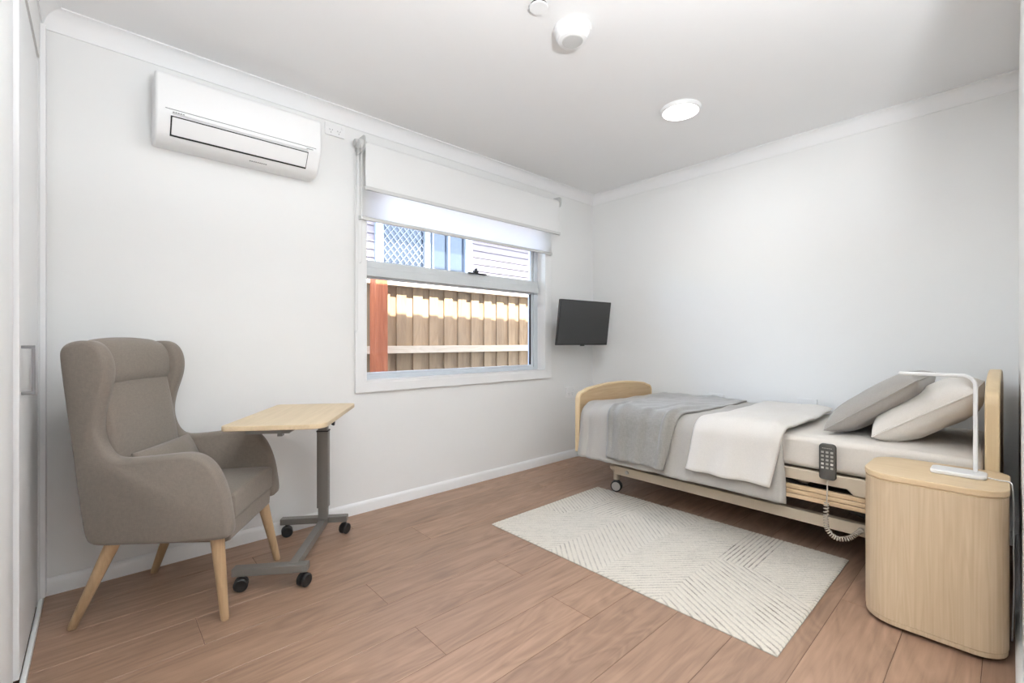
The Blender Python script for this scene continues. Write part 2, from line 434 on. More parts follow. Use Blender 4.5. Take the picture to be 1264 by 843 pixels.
MB().box(XL - 0.044, XL - 0.031, 1.75, 2.57, 2.10, 2.154).build('head_gap_shade', M['dark'], d1)  # dark backing strip, paints the shade in the gap over the door
d2 = struct(MB().box(XL - 0.034, XL - 0.016, 1.748, 1.990, 0.028, 2.14).build('door_2', M['door'], bevel=0.002), 'narrow recessed wardrobe panel')
MB().box(XL - 0.016, XL - 0.014, 1.80, 1.812, 0.045, 0.051).build('screw_cap', M['dark'], d2)
MB().box(XL - 0.016, XL - 0.014, 1.775, 1.80, 0.032, 0.037).build('screw_cap', M['dark'], d2)
struct(MB().box(XL - 0.004, XL + 0.010, 1.72, YW - 0.012, 0.0, 0.022).build('baseboard_left', M['trim'], bevel=0.003))
struct(MB().box(XL, XL + 0.016, 2.585, YW - 0.0165, 0.022, 2.30).build('trim_1', M['trim'], bevel=0.002), 'wardrobe edge strip')

def base_prof(w0, sgn):     # baseboard section: (distance from wall, height)
    return [(0, 0), (0.015, 0), (0.015, 0.050), (0.010, 0.062), (0.004, 0.068), (0, 0.068)]
bp = base_prof(0, 1)
struct(MB().prism([(YW - d, z) for d, z in bp][::-1], XL, XR, 'x').build('baseboard_front', M['trim'], smooth=30), 'white skirting below the window wall')
struct(MB().prism([(XR - d, z) for d, z in bp], YB, YW - 0.015, 'y').build('baseboard_right', M['trim'], smooth=30))
struct(MB().prism([(YB + d, z) for d, z in bp], HX, XR - 0.015, 'x').build('baseboard_rear', M['trim'], smooth=30))
cove = [(0, 2.318), (0.006, 2.318)] + [(0.006 + 0.050 * (1 - math.cos(R(a))), 2.322 + 0.072 * math.sin(R(a))) for a in range(0, 91, 15)] + [(0.060, 2.394), (0.060, 2.40), (0, 2.40)]
struct(MB().prism([(YW - d, z) for d, z in cove][::-1], XL, XR, 'x').build('trim_2', M['ceil'], smooth=25), 'cornice over the window wall')
struct(MB().prism([(XR - d, z) for d, z in cove], YB, YW, 'y').build('trim_3', M['ceil'], smooth=25), 'cornice over the bed wall')
struct(MB().prism([(XL + d, z) for d, z in cove][::-1], HY, YW, 'y').build('trim_4', M['ceil'], smooth=25), 'cornice over the wardrobe')

# ------------------------------------------------------------------ window
arch = MB()
a = 0.058
arch.ring([(WX0 - a, WZ0 - a), (WX1 + a, WZ0 - a), (WX1 + a, WZ1 + a), (WX0 - a, WZ1 + a)], [(WX0, WZ0), (WX1, WZ0), (WX1, WZ1), (WX0, WZ1)], YW - 0.018, YW, 'y')
struct(arch.build('trim_6', M['trim'], bevel=0.003), 'white window architrave')
FY0, FY1 = YW + 0.075, YW + 0.135
win = struct(MB().ring([(WX0, WZ0), (WX1, WZ0), (WX1, WZ1), (WX0, WZ1)], [(WX0 + 0.014, WZ0 + 0.014), (WX1 - 0.014, WZ0 + 0.014), (WX1 - 0.014, WZ1 - 0.014), (WX0 + 0.014, WZ1 - 0.014)], YW - 0.016, YW + T, 'y').build('window_1', M['trim'], bevel=0.001), 'aluminium window with fence behind it')
ix0, ix1, iz0, iz1 = WX0 + 0.0145, WX1 - 0.0145, WZ0 + 0.0145, WZ1 - 0.0145
fr = MB().ring([(ix0, iz0), (ix1, iz0), (ix1, iz1), (ix0, iz1)], [(ix0 + 0.022, iz0 + 0.022), (ix1 - 0.045, iz0 + 0.022), (ix1 - 0.045, iz1 - 0.03), (ix0 + 0.022, iz1 - 0.03)], FY0, FY1, 'y')
lab(fr.build('window_frame', M['alu_blue'], win, bevel=0.002), 'pale aluminium frame')
lab(MB().box(ix0 + 0.001, ix1 - 0.012, FY0 - 0.022, FY1 - 0.02, 1.452, 1.505).box(ix0 + 0.001, ix1 - 0.012, FY0 - 0.014, FY1 - 0.02, 1.505, 1.545).build('meeting_rail', M['alu'], win, bevel=0.003), 'white horizontal meeting rail')
MB().ring([(ix0 + 0.022, 0.822), (ix1 - 0.045, 0.822), (ix1 - 0.045, 1.452), (ix0 + 0.022, 1.452)], [(ix0 + 0.032, 0.842), (ix1 - 0.070, 0.842), (ix1 - 0.070, 1.444), (ix0 + 0.032, 1.444)], FY0 + 0.01, FY1 - 0.012, 'y').build('lower_sash', M['alu_blue'], win, bevel=0.002)
MB().box(ix1 - 0.074, ix1 - 0.0702, FY0 + 0.012, FY0 + 0.03, 0.845, 1.44).build('glazing_gasket', M['black'], win)
MB().ring([(ix0 + 0.022, 1.545), (ix1 - 0.045, 1.545), (ix1 - 0.045, 2.07), (ix0 + 0.022, 2.07)], [(ix0 + 0.03, 1.557), (ix1 - 0.064, 1.557), (ix1 - 0.064, 2.055), (ix0 + 0.03, 2.055)], FY0 + 0.014, FY1 - 0.012, 'y').build('upper_sash', M['alu'], win, bevel=0.002)
lab(MB().box(ix0 + 0.03, ix1 - 0.068, FY0 + 0.022, FY0 + 0.026, 0.842, 1.445).build('pane', M['glass'], win), 'clear lower pane')
lab(MB().box(ix0 + 0.03, ix1 - 0.062, FY0 + 0.026, FY0 + 0.030, 1.556, 2.056).build('pane', M['glass'], win), 'clear upper pane')
lt = MB().box(2.03, 2.20, FY0 - 0.040, FY0 - 0.014, 1.5452, 1.555).box(2.08, 2.115, FY0 - 0.045, FY0 - 0.016, 1.5552, 1.572)
lt.box(2.09, 2.10, FY0 - 0.05, FY0 - 0.02, 1.572, 1.588)
lab(lt.build('window_latch', M['black'], win, bevel=0.003), 'black sash latch')

# ------------------------------------------------------------------ double roller blind
bx0, bx1 = 1.148, 2.846
rb = thing('roller_blind', 'white double roller blind with blockout over light filtering fabric above window', 'blind', (2.0, YW, 2.2))
FBY, RBY = 2.535, 2.626      # front blockout and rear light-filtering planes
def roll_axis(y, z, r): return MB().lathe([(0.0, bx0 + .012), (r, bx0 + .012), (r, bx1 - .012), (0.0, bx1 - .012)], (0, y, z), 'x', 28)
lab(roll_axis(FBY + 0.021, 2.195, 0.021).build('fabric_roll', M['blockout'], rb, smooth=30), 'blockout fabric roll')
lab(roll_axis(RBY - 0.013, 2.215, 0.017).build('fabric_roll', M['sheer'], rb, smooth=30), 'light filtering fabric roll')
lab(MB().box(bx0 + 0.006, bx1 - 0.006, FBY - 0.0008, FBY + 0.0008, 1.945, 2.195).build('blockout_fabric', M['blockout'], rb), 'pale grey opaque fabric')
lab(MB().box(bx0 + 0.010, bx1 - 0.010, RBY - 0.0006, RBY + 0.0006, 1.79, 2.215).build('filter_fabric', M['sheer'], rb), 'backlit white fabric')
lab(MB().box(bx0 + 0.002, bx1, FBY - 0.008, FBY + 0.008, 1.925, 1.947).build('bottom_rail', M['plastic_grey'], rb, bevel=0.003), 'front bottom rail')
lab(MB().box(bx0, bx1, RBY - 0.008, RBY + 0.008, 1.772, 1.793).build('bottom_rail', M['plastic_grey'], rb, bevel=0.003), 'rear bottom rail')
for x in (bx0 - 0.004, bx1):
    lab(MB().prism(rrect(2.52, YW, 2.155, 2.245, [0.03, 0.002, 0.002, 0.03]), x, x + 0.005, 'x').build('bracket', M['plastic_grey'], rb, bevel=0.001), 'blind bracket')
for y, z0, z1 in ((FBY + 0.021, 2.165, 2.222), (RBY - 0.013, 2.185, 2.245)):
    MB().lathe([(0, bx0 - 0.028), (0.022, bx0 - 0.028), (0.026, bx0 - 0.02), (0.026, bx0 - 0.006), (0, bx0 - 0.006)], (0, y, (z0 + z1) / 2), 'x', 20).build('chain_clutch', M['plastic_grey'], rb, smooth=35)
for y, zb in ((FBY + 0.021, 1.50), (RBY - 0.013, 1.10)):
    c = MB(); zt = 2.20
    for dy in (-0.022, 0.022): c.tube([(bx0 - 0.017, y + dy, zt), (bx0 - 0.017, y + dy, zb + 0.02)], 0.0017, 6)
    c.tube([(bx0 - 0.017, y - 0.022 * math.cos(R(t)), zb + 0.02 - 0.022 * math.sin(R(t))) for t in range(0, 181, 20)], 0.0017, 6)
    lab(c.build('bead_chain', M['plastic'], rb, smooth=40), 'thin control chain')

# ------------------------------------------------------------------ split-system air conditioner
ax0, ax1 = 0.183, 0.889
ac = thing('air_conditioner', 'white wall-mounted split air conditioner with closed louvre', 'air conditioner', ((ax0 + ax1) / 2, YW, 1.935))
prof = spline([(YW, 2.232), (YW - 0.09, 2.232), (YW - 0.14, 2.230), (YW - 0.168, 2.215), (YW - 0.172, 2.18), (YW - 0.172, 2.10), (YW - 0.170, 2.055), (YW - 0.160, 2.028), (YW - 0.138, 1.985), (YW - 0.115, 1.955), (YW - 0.08, 1.938), (YW - 0.03, 1.936)], 5, closed=False) + [(YW, 1.936)]
MB().prism(prof, ax0, ax1, 'x').build('body', M['plastic'], ac, smooth=40, bevel=0.012, seg=4)
MB().box(ax0 + 0.035, ax1 - 0.03, YW - 0.1732, YW - 0.15, 2.0635, 2.0655).build('panel_seam', M['mark'], ac)
# louvre lies on the slanting lower front
p0, p1 = Vector((YW - 0.1655, 2.038)), Vector((YW - 0.123, 1.966))
dirv = (p1 - p0).normalized(); nrm = Vector((-abs(dirv.y), -abs(dirv.x)))
def slab(s0, s1, n0, n1, xa, xb):
    q = [p0 + dirv * s0 + nrm * n0, p0 + dirv * s1 + nrm * n0, p0 + dirv * s1 + nrm * n1, p0 + dirv * s0 + nrm * n1]
    return MB().prism([tuple(v) for v in q], xa, xb, 'x')
Ls = (p1 - p0).length
lab(slab(-0.001, Ls + 0.003, -0.012, 0.0045, ax0 + 0.055, ax1 - 0.068).build('louvre_gap_shade', M['dark'], ac), 'dark slab standing in for shade in the gap around the louvre')  # shade of the louvre gap put in as a dark slab
lab(slab(0.003, Ls - 0.0045, -0.004, 0.0085, ax0 + 0.060, ax1 - 0.071).build('louvre', M['plastic'], ac, bevel=0.003), 'white flat louvre')
lab(MB().tube([(x, YW - 0.168, 2.048) for x in (ax0 + 0.06, ax1 - 0.07)], 0.0045, 8).build('louvre_lip', M['plastic'], ac, smooth=True), 'lip above the louvre')
for i in range(5): MB().box(ax0 + 0.062 + i * 0.009, ax0 + 0.068 + i * 0.009, YW - 0.1733, YW - 0.165, 2.0525, 2.0552).build('print_mark', M['mark'], ac)
for i in range(9): MB().prism([(YW - 0.0995, 1.9415), (YW - 0.102, 1.9455), (YW - 0.098, 1.9475), (YW - 0.095, 1.944)], 0.56 + i * 0.009, 0.566 + i * 0.009, 'x').build('print_mark', M['mark'], ac)
MB().box(ax1 - 0.078, ax1 - 0.045, YW - 0.1730, YW - 0.165, 2.0535, 2.056).build('indicator', M['mark'], ac)

# ------------------------------------------------------------------ power points
def socket(label, c, face, w=0.115, hgt=0.072, group=None):
    """face 'y': on the window wall, 'x': on the bed wall"""
    s = thing('power_point', label, 'power point', c, 0 if face == 'y' else -PI / 2, group)
    MB().prism(rrect(-w/2, w/2, -hgt/2, hgt/2, 0.006), -0.010, 0, 'y').build('plate', M['plastic'], s, local=True, bevel=0.002)
    for sx in (-1, 1):
        MB().prism(rrect(sx * w * .38 - .007, sx * w * .38 + .007, hgt * .16, hgt * .16 + 0.014, 0.002), -0.013, -0.0095, 'y').build('switch', M['plastic'], s, local=True)
        for (dx, dz, an) in ((-0.007, 0.004, 30), (0.007, 0.004, -30), (0, -0.010, 0)):
            ca, sa = math.cos(R(an)), math.sin(R(an))
            q = [(sx * w * .20 + dx + u * ca - v * sa, -0.008 + dz + u * sa + v * ca) for u, v in ((-.0012, -.004), (.0012, -.004), (.0012, .004), (-.0012, .004))]
            MB().prism(q, -0.0106, -0.0095, 'y').build('socket_slot', M['mark'], s, local=True)
    return s
socket('white power point high on the wall beside the air conditioner', (1.022, YW, 2.272), 'y')
socket('white power point low on the window wall left of footboard', (3.125, YW, 0.583), 'y', 0.11, 0.1)
socket('white power point on bed wall above the grey throw', (XR, 1.50, 0.612), 'x')
socket('white power point on bed wall between folded duvet and pillows', (XR, 0.907, 0.628), 'x')

# ------------------------------------------------------------------ ceiling fittings
def ceiling_lamp(label, x, y, watts, group=None):
    t = thing('ceiling_light', label, 'ceiling light', (x, y, ZC), 0, group)
    MB().lathe([(0.0, 2.4), (0.113, 2.4), (0.113, 2.388), (0.108, 2.380), (0.100, 2.379), (0.100, 2.384), (0, 2.384)][::-1], (x, y, 0), 'z', 40).build('rim', M['plastic'], t, smooth=35)
    MB().lathe([(0, 2.374), (0.06, 2.3745), (0.099, 2.3785), (0.099, 2.3835), (0, 2.3835)], (x, y, 0), 'z', 40).build('diffuser', M['diffuser'], t, smooth=35)
    L = bpy.data.lights.new('lamp', 'AREA'); L.shape = 'DISK'; L.size = 0.19; L.energy = watts; L.color = (0.93, 0.97, 1.0)
    lo = bpy.data.objects.new('lamp', L); COL.objects.link(lo); lo.parent = t; lo.location = (0, 0, -0.03)
    return t
ceiling_lamp('round lit white disc light on ceiling above the bed', 2.52, 1.305, LAMP_W)
ceiling_lamp('round white disc light on ceiling above the armchair side', 0.78, 1.305, LAMP_W)
ceiling_lamp('added unseen disc light on the entry ceiling nearer the wardrobe, for fill', 0.15, -1.0, ENTRY_FILL_W)  # added out of view to brighten the room from behind the camera
ceiling_lamp('added unseen disc light on the entry ceiling nearer the bedside cabinet, for fill', 1.25, -1.0, ENTRY_FILL_W)  # second added entry light, out of view, fills from behind
def fill_uplighter(x, y, watts):  # invented lamp behind the camera, added to brighten the ceiling
    t = thing('fill_floor_lamp', 'added unseen floor lamp with upturned bowl in the entry, for fill light', 'lamp', (x, y, 0))
    MB().lathe([(0, 0), (0.13, 0), (0.13, 0.012), (0.02, 0.022), (0.012, 0.03), (0, 0.03)], (x, y, 0), 'z', 32).build('base', M['plastic'], t, smooth=35)
    MB().tube([(x, y, 0.028), (x, y, 1.35)], 0.011, 14).build('pole', M['plastic'], t, smooth=35)
    MB().lathe([(0.012, 1.345), (0.08, 1.355), (0.15, 1.390), (0.19, 1.450), (0.186, 1.450), (0.147, 1.395), (0.08, 1.361), (0.0, 1.354)], (x, y, 0), 'z', 40).build('bowl', M['plastic'], t, smooth=35)
    MB().lathe([(0, 1.362), (0.03, 1.365), (0.03, 1.400), (0, 1.415)], (x, y, 0), 'z', 20).build('bulb', M['diffuser'], t, smooth=35)
    L = bpy.data.lights.new('lamp', 'AREA'); L.shape = 'DISK'; L.size = 0.22; L.energy = watts; L.color = (0.93, 0.97, 1.0)
    lo = bpy.data.objects.new('lamp', L); COL.objects.link(lo); lo.parent = t; lo.location = (0, 0, 1.440); lo.rotation_euler = (PI, 0, 0)
fill_uplighter(0.42, -0.36, UP_FILL_W)
sd = thing('smoke_detector', 'round white smoke detector on the ceiling', 'smoke detector', (1.53, 1.29, ZC))
MB().lathe([(0, 2.347), (0.056, 2.347), (0.062, 2.350), (0.064, 2.358), (0.072, 2.366), (0.075, 2.384), (0.082, 2.386), (0.082, 2.40), (0, 2.40)], (1.53, 1.29, 0), 'z', 40).build('body', M['plastic'], sd, smooth=30)
MB().lathe([(0, 2.345), (0.043, 2.345), (0.046, 2.3475), (0, 2.3475)], (1.53, 1.29, 0), 'z', 32).build('sensor_grille', M['plastic_grey'], sd, smooth=30)
sp = thing('sprinkler_cap', 'small round white cover on ceiling beside smoke detector', 'sprinkler cover', (1.318, 1.288, ZC))
MB().lathe([(0, 2.386), (0.037, 2.386), (0.038, 2.389), (0.038, 2.391), (0, 2.391)], (1.318, 1.288, 0), 'z', 32).build('cover_plate', M['plastic'], sp, smooth=30)
MB().lathe([(0, 2.391), (0.034, 2.391), (0.034, 2.40), (0, 2.40)], (1.318, 1.288, 0), 'z', 24).build('cup', M['dark'], sp)

# ------------------------------------------------------------------ television on a bracket in the corner
tv_l, tv_r = Vector((2.745, 2.49, 0)), Vector((3.345, 2.435, 0))
ang = math.atan2(tv_r.y - tv_l.y, tv_r.x - tv_l.x); mid = (tv_l + tv_r) / 2
tv = thing('television', 'small black flat television on wall bracket beside window', 'television', (mid.x, mid.y, 1.01), ang)
w2 = (tv_r - tv_l).length / 2; HT = 0.372; tilt = 0.05
def tvq(x, z, d): return (x, d - tilt * z / HT, z)
def tvbox(x0, x1, z0, z1, d0, d1):
    vs = [tvq(x0,z0,d0),tvq(x1,z0,d0),tvq(x1,z0,d1),tvq(x0,z0,d1),tvq(x0,z1,d0),tvq(x1,z1,d0),tvq(x1,z1,d1),tvq(x0,z1,d1)]
    return MB().add(vs, [(3,2,1,0),(4,5,6,7),(0,1,5,4),(1,2,6,5),(2,3,7,6),(3,0,4,7)])
tvbox(-w2, w2, 0, HT, -0.012, 0.012).build('case', M['tv_case'], tv, local=True, bevel=0.003)
tvbox(-w2 + .05, w2 - .05, 0.05, HT - 0.06, 0.0125, 0.042).build('rear_housing', M['tv_case'], tv, local=True, bevel=0.006)
tvbox(-w2 + .009, w2 - .009, 0.014, HT - .009, -0.0133, -0.0115).build('screen', M['screen'], tv, local=True)
tvbox(-0.02, 0.02, -0.008, 0.001, -0.010, 0.004).build('sensor_bump', M['tv_case'], tv, local=True)
ar = MB(); ar.tube([(0, 0.03, 0.16), (0.02, 0.10, 0.16), (-0.02, 0.17, 0.16)], 0.014, 8)
inv = mw(tv).inverted()
wallp = inv @ Vector((mid.x, YW, 1.17))
ar.box(wallp.x - 0.05, wallp.x + 0.05, wallp.y - 0.030, wallp.y - 0.012, 0.08, 0.24)
lab(ar.build('wall_arm', M['black'], tv, local=True, bevel=0.002), 'black wall arm')

# ------------------------------------------------------------------ wing armchair
S = 0.98
CH = (0.29 * S, 2.385 * S, 0.0)
ch = thing('wing_armchair', 'taupe fabric wing armchair with tapered oak legs beside wardrobe', 'armchair', CH, R(-33.5))
def fz(f, z): return (f * S, z * S + 0.0208)
LC, HWD = -0.06 * S, 0.27 * S      # centre line and half width
side = [(-.190,.325),(-.213,.46),(-.246,.74),(-.270,.985),(-.264,1.018),(-.240,1.037),(-.175,1.044),(-.138,1.022),(-.119,.987),(-.111,.944),(-.116,.886),(-.140,.80),(-.149,.729),(-.138,.671),(-.116,.630),(-.085,.612),(.024,.617),(.116,.626),(.175,.624),(.224,.596),(.259,.540),(.284,.463),(.297,.38),(.300,.335),(.282,.307),(.10,.303),(-.054,.303),(-.158,.304)]
poly = spline([fz(*p) for p in side], 4)
poly = poly[::-1]     # ccw in (f, z)
def resample(pts, step, it=4):
    P = [Vector(p) for p in pts]; P.append(P[0].copy()); d = [0.0]
    for a, b in zip(P[:-1], P[1:]): d.append(d[-1] + (b - a).length)
    n = int(d[-1] / step); out = []; k = 0
    for i in range(n):
        t = d[-1] * i / n
        while d[k + 1] < t: k += 1
        out.append(P[k].lerp(P[k + 1], (t - d[k]) / max(d[k + 1] - d[k], 1e-9)))
    for _ in range(it): out = [(out[i - 1] + out[i] * 2 + out[(i + 1) % n]) / 4 for i in range(n)]
    return [tuple(p) for p in out]
poly = resample(poly, 0.010, 5)
def side_panel(sgn):
    # panel leans outward a little towards the front; local x = f, y = l
    pts = poly; n = len(pts); TH = 0.068
    rows = []
    edge = [(0.0, 0.016), (0.005, 0.007), (0.016, 0.0), (TH - 0.016, 0.0), (TH - 0.005, 0.007), (TH, 0.016)]
    vs = []
    for d, ins in edge:
        q = offset_poly(pts, ins)
        for (f, z) in q:
            taper = -0.028 * max(0, (0.10 - f)) / 0.38                   # back of the chair is narrower
            wing = 0.012 * max(0, (z - 0.64) / 0.4)
            l = LC + sgn * (HWD + taper + wing - d)
            vs.append((f, l, z))
    fs = []; m = len(edge)
    for i in range(m - 1):
        for k in range(n):
            a, b = i * n + k, i * n + (k + 1) % n
            fs.append((a, b, b + n, a + n))
    fs.append(tuple(range(n))[::-1]); fs.append(tuple(range((m - 1) * n, m * n)))
    if sgn < 0: pass
    else: fs = [f[::-1] for f in fs]
    b = MB().add(vs, fs)
    return b
for sgn, nm in ((-1, 'near'), (1, 'far')):
    o = side_panel(sgn).build('wing_and_arm', M['chair'], ch, local=True, smooth=60)
    # seam around the outer face
    q = offset_poly(poly, 0.006)[::2]
    pth = [(f, LC + sgn * (HWD - 0.028 * max(0, (0.10 - f)) / 0.38 + 0.012 * max(0, (z - 0.64) / 0.4) - 0.009), z) for f, z in q]
    pp = MB().tube(pth, 0.0028, 6, closed=True); pp.build('seam', M['pipe'], o, smooth=True) if False else None
iw = HWD - 0.066     # half width between the panels
def rear_f(z): return -.182 + (-.272 + .182) * (z - .318) / (1.005 - .318)
# back shell
bs = []
for z in (.315, .45, .62, .80, .95, 1.00): bs.append((rear_f(z) + 0.004, z))
bs += [(rear_f(1.0) + 0.012, 1.028), (rear_f(1.0) + .04, 1.034), (rear_f(.95) + .04, .95), (rear_f(.62) + .035, .62), (rear_f(.315) + .035, .315)]
bs = [fz(*p) for p in bs]
MB().prism(bs[::1], LC - iw - 0.01, LC + iw - 0.002, 'y').build('back_shell', M['chair'], ch, local=True, bevel=0.008, seg=3)

def cushion_mesh(hx, hy, t0, bulge, corner=0.35, nx=22, ny=18, wr=0.0, seed=0.0, edge=0.0, power=2.6):
    """pillow-like solid: half sizes hx, hy, edge half thickness t0, extra middle bulge"""
    top, bot = [], []
    for j in range(ny + 1):
        for i in range(nx + 1):
            u, v = -1 + 2 * i / nx, -1 + 2 * j / ny
            uu, vv = math.sin(u * PI / 2) * .55 + u * .45, math.sin(v * PI / 2) * .55 + v * .45
            x = hx * uu * (1 - corner * 0.10 * (1 - vv * vv) * abs(uu) ** 3 * 0 - corner * .06 * (1 - (abs(vv)) ** 2) * abs(uu) ** 4)
            y = hy * vv * (1 - corner * .06 * (1 - (abs(uu)) ** 2) * abs(vv) ** 4)
            hgt = (max(0, 1 - abs(uu) ** power) * max(0, 1 - abs(vv) ** power)) ** 0.5
            w = wr * noise.noise(Vector((x * 9 + seed, y * 9, seed))) * hgt + wr * .6 * noise.noise(Vector((x * 22 + seed, y * 16, 3 + seed))) * hgt
            top.append((x, y, t0 + bulge * hgt + w)); bot.append((x, y, -t0 - bulge * hgt - w * .5))
    n = (nx + 1) * (ny + 1); fs = []
    for j in range(ny):
        for i in range(nx):
            a = j * (nx + 1) + i
            fs.append((a, a + 1, a + nx + 2, a + nx + 1)); fs.append((n + a, n + a + nx + 1, n + a + nx + 2, n + a + 1))
    if t0 > 0:
        bd = [i for i in range(nx + 1)] + [j * (nx + 1) + nx for j in range(1, ny + 1)] + [ny * (nx + 1) + i for i in range(nx - 1, -1, -1)] + [j * (nx + 1) for j in range(ny - 1, 0, -1)]
        for k in range(len(bd)):
            a, b = bd[k], bd[(k + 1) % len(bd)]; fs.append((a, n + a, n + b, b))
    return MB().add(top + bot, fs)
def place(mb, mat4): mb.v = [tuple(mat4 @ Vector(p)) for p in mb.v]; return mb

# back cushion, headrest, seat cushion, front rail
f0, z0 = fz(rear_f(.64) + .088, .655)
bk = cushion_mesh(iw - 0.003, 0.235, 0.03, 0.018, 0.2, 20, 20, power=4)
slope = math.atan2(.272 - .164, .687)
place(bk, Matrix.Translation((f0 - 0.018, LC, z0)) @ Matrix.Rotation(-slope, 4, 'Y') @ Matrix(((0, 0, 1, 0), (1, 0, 0, 0), (0, 1, 0, 0), (0, 0, 0, 1)))).build('back_cushion', M['chair'], ch, local=True, smooth=70)
hr = MB(); prof = []
hf, hz = fz(rear_f(.95) + .066, .955)
for k in range(28):
    a = 2 * PI * k / 28
    prof.append((hf + 0.056 * math.copysign(abs(math.cos(a)) ** .85, math.cos(a)) - 0.16 * 0.085 * math.sin(a), hz + 0.090 * math.copysign(abs(math.sin(a)) ** .8, math.sin(a))))
nl = 10; vs = []; fs = []
for i in range(nl + 1):
    l = LC - iw + 2 * iw * i / nl; e = 1 - 0.10 * abs(-1 + 2 * i / nl) ** 6
    vs += [(hf + (p - hf) * e, l, hz + (q - hz) * e + 0.010 * (1 - (-1 + 2 * i / nl) ** 2)) for p, q in prof]
for i in range(nl):
    for k in range(28): fs.append((i * 28 + k, i * 28 + (k + 1) % 28, (i + 1) * 28 + (k + 1) % 28, (i + 1) * 28 + k))
fs.append(tuple(range(28))[::-1]); fs.append(tuple(range(nl * 28, nl * 28 + 28)))
hr.add(vs, [f[::-1] for f in fs]); hr.build('headrest', M['chair'], ch, local=True, smooth=60)
sc_ = cushion_mesh(0.208 * S, iw - 0.002, 0.045, 0.014, 0.1, 20, 20, power=5)
place(sc_, Matrix.Translation((0.081 * S, LC, 0.412)) @ Matrix.Rotation(R(-1.5), 4, 'Y')).build('seat_cushion', M['chair'], ch, local=True, bevel=0.012, seg=3)
fr_ = MB().prism([fz(f, z) for f, z in [(-.10, .290), (.255, .272), (.276, .280), (.280, .352), (-.10, .352)]], LC - iw, LC + iw, 'y')
fr_.v = [(x, y, z) for x, y, z in fr_.v]; fr_.build('seat_rail', M['chair'], ch, local=True, bevel=0.006, seg=3)
for (tf, tl), (bf, bl), ztop in (((.235, -.275), (.258, -.265), .305), ((.238, .155), (.285, .215), .288), ((-.118, -.265), (-.276, -.240), .308), ((-.11, .14), (-.232, .170), .300)):
    tp, bt = Vector((tf * S, tl * S, ztop * S + 0.0208)), Vector((bf * S, bl * S, 0.0))
    up_ = (tp - bt)
    pts_ = [bt + up_ * t for t in (0, .02, .5, 1.0)]
    lg = MB().tube(pts_, [0.0125, 0.0140, 0.0185, 0.0235], 20)
    lg.v = [(x, y, max(z, 0.0)) for x, y, z in lg.v]
    lab(lg.build('leg', M['leg'], ch, local=True, smooth=50), 'tapered oak leg')
# lumbar cushion, lying loose on the seat
lum = cushion_mesh(0.185, 0.078, 0.004, 0.040, 0.5, 26, 16, wr=0.004, seed=4.0)
Mc = mw(ch) @ Matrix.Translation((-0.040, LC + 0.004, 0.556)) @ Matrix.Rotation(R(-24), 4, 'Y') @ Matrix(((0, 0, 1, 0), (1, 0, 0, 0), (0, 1, 0, 0), (0, 0, 0, 1)))
tag(place(lum, Mc).build('lumbar_cushion', M['chair'], smooth=70), 'small taupe lumbar cushion lying on the armchair seat', 'cushion')

# ------------------------------------------------------------------ overbed table beside the chair
ot = thing('overbed_table', 'grey wheeled overbed table with oak top over the armchair arm', 'table', (0.885, 2.46, 0), math.atan2(-.557, .83))
top = rrect(-0.222, 0.165, -0.640, -0.012, [0.025, 0.06, 0.025, 0.025], 8)
MB().prism(top, 0.692, 0.712, 'z').build('table_top', M['table'], ot, local=True, bevel=0.003)
col_w = 0.021
MB().prism(rrect(-0.023, 0.023, -0.019, 0.019, 0.004, 3), 0.10, 0.688, 'z').build('inner_column', M['steel_grey'], ot, local=True, smooth=40)
MB().prism(rrect(-0.028, 0.028, -0.024, 0.024, 0.004, 3), 0.165, 0.566, 'z').build('outer_column', M['steel_grey'], ot, local=True, smooth=40)
MB().prism(rrect(-0.030, 0.030, -0.026, 0.026, 0.004, 3), 0.565, 0.571, 'z').build('collar', M['black'], ot, local=True)
kb = MB().tube([(0.016, -0.008, 0.612), (0.042, -0.008, 0.612)], 0.005, 8); kb.lathe([(0, 0.040), (0.010, 0.040), (0.018, 0.052), (0.018, 0.058), (0, 0.060)], (0, -0.008, 0.612), 'x', 16)
lab(kb.build('knob', M['black'], ot, local=True, smooth=40), 'black clamp knob')
MB().box(-0.03, 0.03, -0.53, 0.012, 0.676, 0.6915).build('support_arm', M['steel_grey'], ot, local=True, bevel=0.003)
br = MB().prism([(-0.14, 0.672), (0.02, 0.672), (0.04, 0.6915), (-0.15, 0.6915)], -0.60, -0.53, 'y')
br.box(-0.03, -0.012, -0.585, -0.56, 0.658, 0.672)
br.build('tilt_bracket', M['steel_grey'], ot, local=True)
MB().prism(rrect(-0.018, 0.018, -0.490, 0.03, 0.003, 2), 0.066, 0.10, 'z').build('base_spine', M['steel_grey'], ot, local=True, bevel=0.002)
MB().prism(rrect(-0.235, 0.062, -0.512, -0.466, 0.004, 2), 0.0665, 0.0985, 'z').build('base_bar', M['steel_grey'], ot, local=True, bevel=0.003)
MB().prism(rrect(-0.225, 0.115, 0.022, 0.064, 0.004, 2), 0.0665, 0.0985, 'z').build('base_bar', M['steel_grey'], ot, local=True, bevel=0.003)
